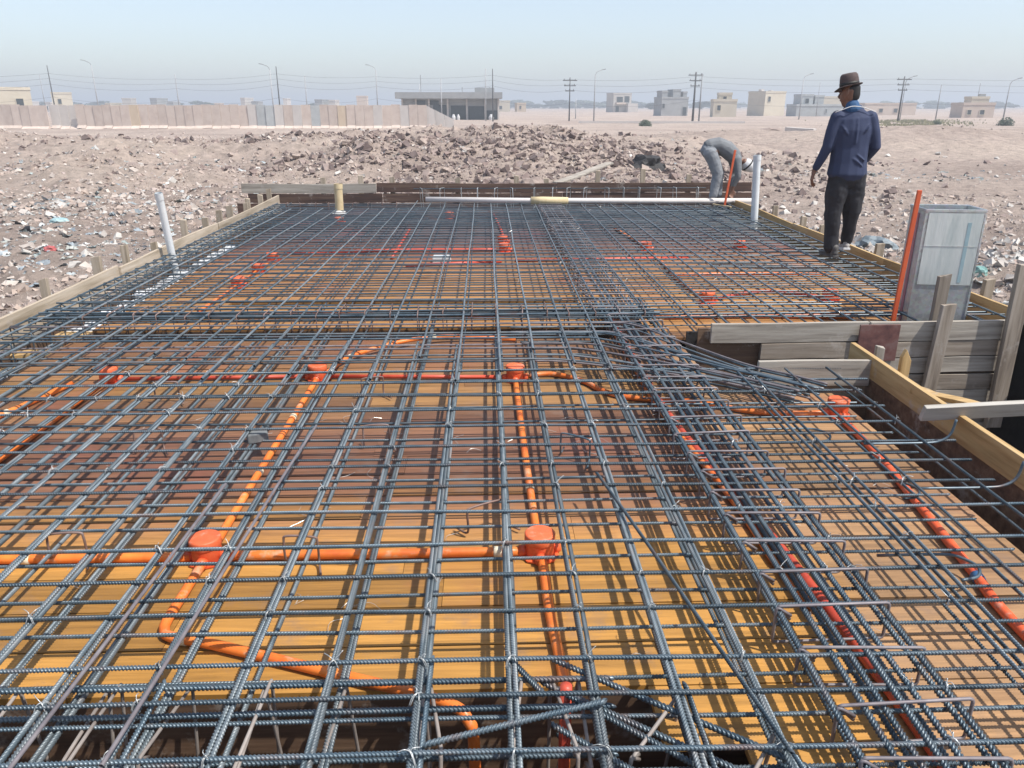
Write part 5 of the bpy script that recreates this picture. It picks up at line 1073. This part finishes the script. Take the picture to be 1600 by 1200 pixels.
galvp = mat('pole_grey', [(.26, .265, .27), (.38, .385, .39)], rough=.7, objrand=.3)
darkp = mat('pole_dark', [(.035, .035, .04), (.08, .08, .08)], rough=.7)
def ray(px, Y): return (px - 760) / 1276.0 * Y
def zat(py, Y): return 1.5 - (py - 165) / 1276.0 * Y
pole_pts = {}
def pole(px, ptop, kind, Y, label, arm=1, r=.10):
    x = ray(px, Y) + 0; zt = zat(ptop, Y) - (.85 if kind == 'lamp' else 0); zb = -.9; e = empty('utility_pole' if kind != 'lamp' else 'street_lamp', (x, Y, zb), label, 'utility pole' if kind != 'lamp' else 'street lamp', 'power poles' if kind != 'lamp' else 'street lamps')
    h = zt - zb; mm = galvp if kind == 'lamp' or kind == 'thin' else darkp
    MB().tube([(0, 0, 0), (0, 0, h)], [r * 1.25, r * .65], 8).build('shaft', mm, e, smooth=True)
    if kind == 'lamp':
        MB().tube(smooth_path([(0, 0, h - .1), (arm * .25, 0, h + .4), (arm * 1.1, 0, h + .75)], 5), .045, 6).build('arm', mm, e, smooth=True)
        MB().beam((arm * 1.0, 0, h + .74), (arm * 1.6, 0, h + .84), .2, .11).build('lamp_head', mm, e)
    if kind in ('cross', 'twin'):
        for k in range(3):
            MB().box((-1.1 + .2 * k, -.06, h - .5 - k * .75), (1.1 - .2 * k, .06, h - .38 - k * .75)).build('crossarm', darkp, e)
            for q in (-.9, -.1, .8): MB().lathe([(.05, 0), (.07, .1), (.03, .22)], 6, (q * (1 - .15 * k), 0, h - .379 - k * .75)).build('insulator', galvp, e)
    if kind == 'twin':
        MB().tube([(.95, 0, 0), (.95, 0, h - .2)], [r * .9, r * .5], 8).build('second_shaft', galvp, e, smooth=True)
    pole_pts[px] = (x, Y, zt)
for a in [(97, 108, 'dark', 128, 'dark leaning power pole near the left edge'), (83, 121, 'thin', 190, 'faint thin pole at the far left'), (163, 100, 'lamp', 140, 'tall thin lamp post left of the open-roofed block', -1), (286, 120, 'thin', 140, 'thin grey pole by the flat grey block'),
          (430, 105, 'lamp', 132, 'lamp post with arm just left of a dark pole', -1), (440, 109, 'dark', 125, 'dark pole in front of the grey-blue panels'), (482, 122, 'thin', 150, 'thin pole above the grey-blue panels'), (591, 106, 'lamp', 135, 'lamp post behind the right part of the wall', -1),
          (657, 134, 'thin', 150, 'short thin pole on the left of the shop row'), (690, 126, 'thin', 132, 'thin pale pole in front of the shop row'), (759, 112, 'thin', 130, 'pale pole at the right end of the shop row'), (770, 112, 'dark', 126, 'dark pole at the right end of the shop row'),
          (890, 124, 'cross', 126, 'pole with short crossarms right of the shop row'), (900, 155, 'thin', 150, 'shortest pole, right of the crossarm pole'), (929, 112, 'lamp', 128, 'lamp post between the crossarm pole and the pale house', 1),
          (1086, 116, 'twin', 122, 'twin-shaft power pole with wide crossarms by the dark grey house', 1, .15), (1256, 118, 'lamp', 140, 'lamp post beside the big cream house', 1), (1283, 131, 'thin', 175, 'thin pole beside the man\'s hat'),
          (1416, 122, 'cross', 122, 'crossarm pole right of the standing man', 1, .12), (1419, 121, 'lamp', 122.6, 'lamp post paired with the crossarm pole', 1, .06), (1477, 134, 'thin', 135, 'thin pole left of the low cream house'), (1539, 132, 'thin', 170, 'thin pole behind the low cream house'), (1587, 124, 'lamp', 120, 'lamp post at the right edge', 1)]:
    pole(*a[:4], a[4], a[5] if len(a) > 5 else 1, a[6] if len(a) > 6 else .09)
order = [97, 286, 440, 591, 770, 890, 1086, 1416]
def wire(a, b, sag, label, n=14, r=.012):
    a, b = Vector(a), Vector(b); pts = [a.lerp(b, k / n) - Vector((0, 0, sag * 4 * (k / n) * (1 - k / n))) for k in range(n + 1)]
    o = MB().tube(pts, r, 4).build('power_line', darkp); tag(o, label, 'power line', 'overhead power lines')
for li, dz in enumerate((-.25, -.95, -1.75, -3.6)):
    pts = [(-95, 128, 5.6 + dz)] + [(pole_pts[k][0], pole_pts[k][1], 5.45 + dz + (pole_pts[k][2] - 5.45) * .5) for k in order] + [(118, 120, 5.6 + dz)]
    for k in range(len(pts) - 1): wire(pts[k], pts[k+1], .35 + .12 * li, 'overhead wire, %s from the top, %s span from the left' % (ordinal(li + 1), ordinal(k + 1)))

# far trees (things where they stand apart), shrubs, grass
fol = mat('far_foliage', [(.045, .065, .04), (.10, .125, .075)], rough=.95, scale=.6, objrand=.25)
bark = mat('bark', [(.10, .075, .055), (.18, .14, .10)], rough=.95)
def tree_mesh(seed, leaf=.34, n=420):
    rs = random.Random(seed); s = MB()
    cl = [(rs.uniform(-1.6, 1.6), rs.uniform(-1.2, 1.2), rs.uniform(.3, 3.8), rs.uniform(.8, 1.5)) for k in range(9)]
    for k in range(n):
        cx, cy, cz, r = rs.choice(cl); d = Vector((rs.gauss(0, 1), rs.gauss(0, 1), rs.gauss(0, 1))).normalized() * r * rs.uniform(.5, 1)
        c = Vector((cx, cy, cz)) + Vector((d.x, d.y, d.z * .7)); u = Vector((rs.gauss(0, 1), rs.gauss(0, 1), rs.gauss(0, 1))).normalized(); v = u.orthogonal().normalized() * leaf * rs.uniform(.6, 1.3); u = u * leaf * rs.uniform(.6, 1.3)
        s.add([c - u - v, c + u - v * .6, c + u * .7 + v, c - u * .8 + v], [(0, 1, 2, 3)])
    return s.mesh('crown', fol)
crowns = [tree_mesh(k) for k in range(4)]
trunkm = MB().tube([(0, 0, 0), (.1, 0, 1.4), (0, .1, 2.6)], [.22, .16, .08], 7).mesh('trunk', bark)
random.seed(4)
spots = [(px, 560) for px in range(36, 125, 8)] + [(px, 640) for px in range(130, 175, 14)] + [(px, 560) for px in range(275, 325, 12)] + [(px, 700) for px in range(795, 1010, 11)] + [(px, 800) for px in range(1090, 1180, 15)] + [(px, 620) for px in range(1372, 1600, 9)] + [(px, 500) for px in (495, 1012, 1060, 1098)]
for i, (px, Y) in enumerate(spots):
    x = ray(px + rj(-4, 4), Y); k = Y / 560 * rj(.8, 1.5)
    e = empty('tree', (x, Y + rj(-20, 20), -1), 'hazy tree in the far tree line on the horizon', 'tree', 'trees on the horizon', rz=rj(0, 6))
    e.scale = (k * 2.6, k * 2, k * .85)
    link(bpy.data.objects.new('trunk', trunkm), e); link(bpy.data.objects.new('crown', crowns[i % 4]), e)
shr = MB()
def shrub(px, Y, s_, label):
    sb = MB(); rs = random.Random(px)
    for k in range(600):
        d = Vector((rs.gauss(0, 1), rs.gauss(0, 1), abs(rs.gauss(0, 1)))).normalized() * rs.uniform(.3, 1) * s_; u = Vector((rs.gauss(0, 1), rs.gauss(0, 1), rs.gauss(0, 1))).normalized(); v = u.orthogonal() * .06 * s_; u *= .06 * s_
        sb.add([d - u - v, d + u - v, d + u + v, d - u + v], [(0, 1, 2, 3)])
    x = ray(px, Y); o = sb.build('shrub', fol, loc=(x, Y, ground_z(x, Y))); tag(o, label, 'shrub')
shrub(1011, 95, .8, 'small dark bush alone on the plain left of the dark grey house'); shrub(1593, 95, 1.0, 'small bush at the right edge below the lamp post'); shrub(1480, 100, .6, 'green bush at the end of the grass strip')
gmt = mat('dry_grass', [(.22, .22, .11), (.38, .34, .22)], rough=.95, scale=3)
gs = MB(); random.seed(2)
for k in range(3200):
    px = random.gauss(1435, 45); Y = rj(92, 135)
    if noise.noise(Vector((px * .05, Y * .1, 1))) < -.15: continue
    x = ray(px, Y); z = ground_z(x, Y); h = rj(.08, .32); a = rj(0, 3.14); dx, dy = math.cos(a) * .10, math.sin(a) * .10
    gs.add([(x - dx, Y - dy, z - .02), (x + dx, Y + dy, z - .02), (x + rj(-.1, .1), Y, z + h)], [(0, 1, 2)])
tag(gs.build('grass', gmt), 'strip of green-brown grass right of the standing man', 'grass', kind='stuff')
plank('concrete_kerb', (ray(905, 110), 110, -.62), (ray(1170, 108), 108, -.62), .3, .28, whitec, 'long pale kerb line crossing the plain before the houses', 'kerb')
plank('concrete_slab', (ray(1238, 52), 52, .06), (ray(1284, 51), 51, -.02), .8, .25, whitec, 'pale broken slab lying on the plain left of the standing man', 'slab')

# ------------------------------------------------------------------ haze
hz = MB().box((-3400, -3400, -5), (3400, 3400, 24)).build('haze', None); tag(hz, kind='stuff', label='thin dusty haze over the plain', cat='haze')
hm = bpy.data.materials.new('haze_air'); hm.use_nodes = True; t = hm.node_tree; t.nodes.remove(t.nodes['Principled BSDF'])
pv = t.nodes.new('ShaderNodeVolumePrincipled'); pv.inputs['Color'].default_value = (.88, .93, 1, 1); pv.inputs['Density'].default_value = .0016; pv.inputs['Anisotropy'].default_value = .1
t.links.new(pv.outputs[0], t.nodes['Material Output'].inputs['Volume']); hz.data.materials.append(hm)
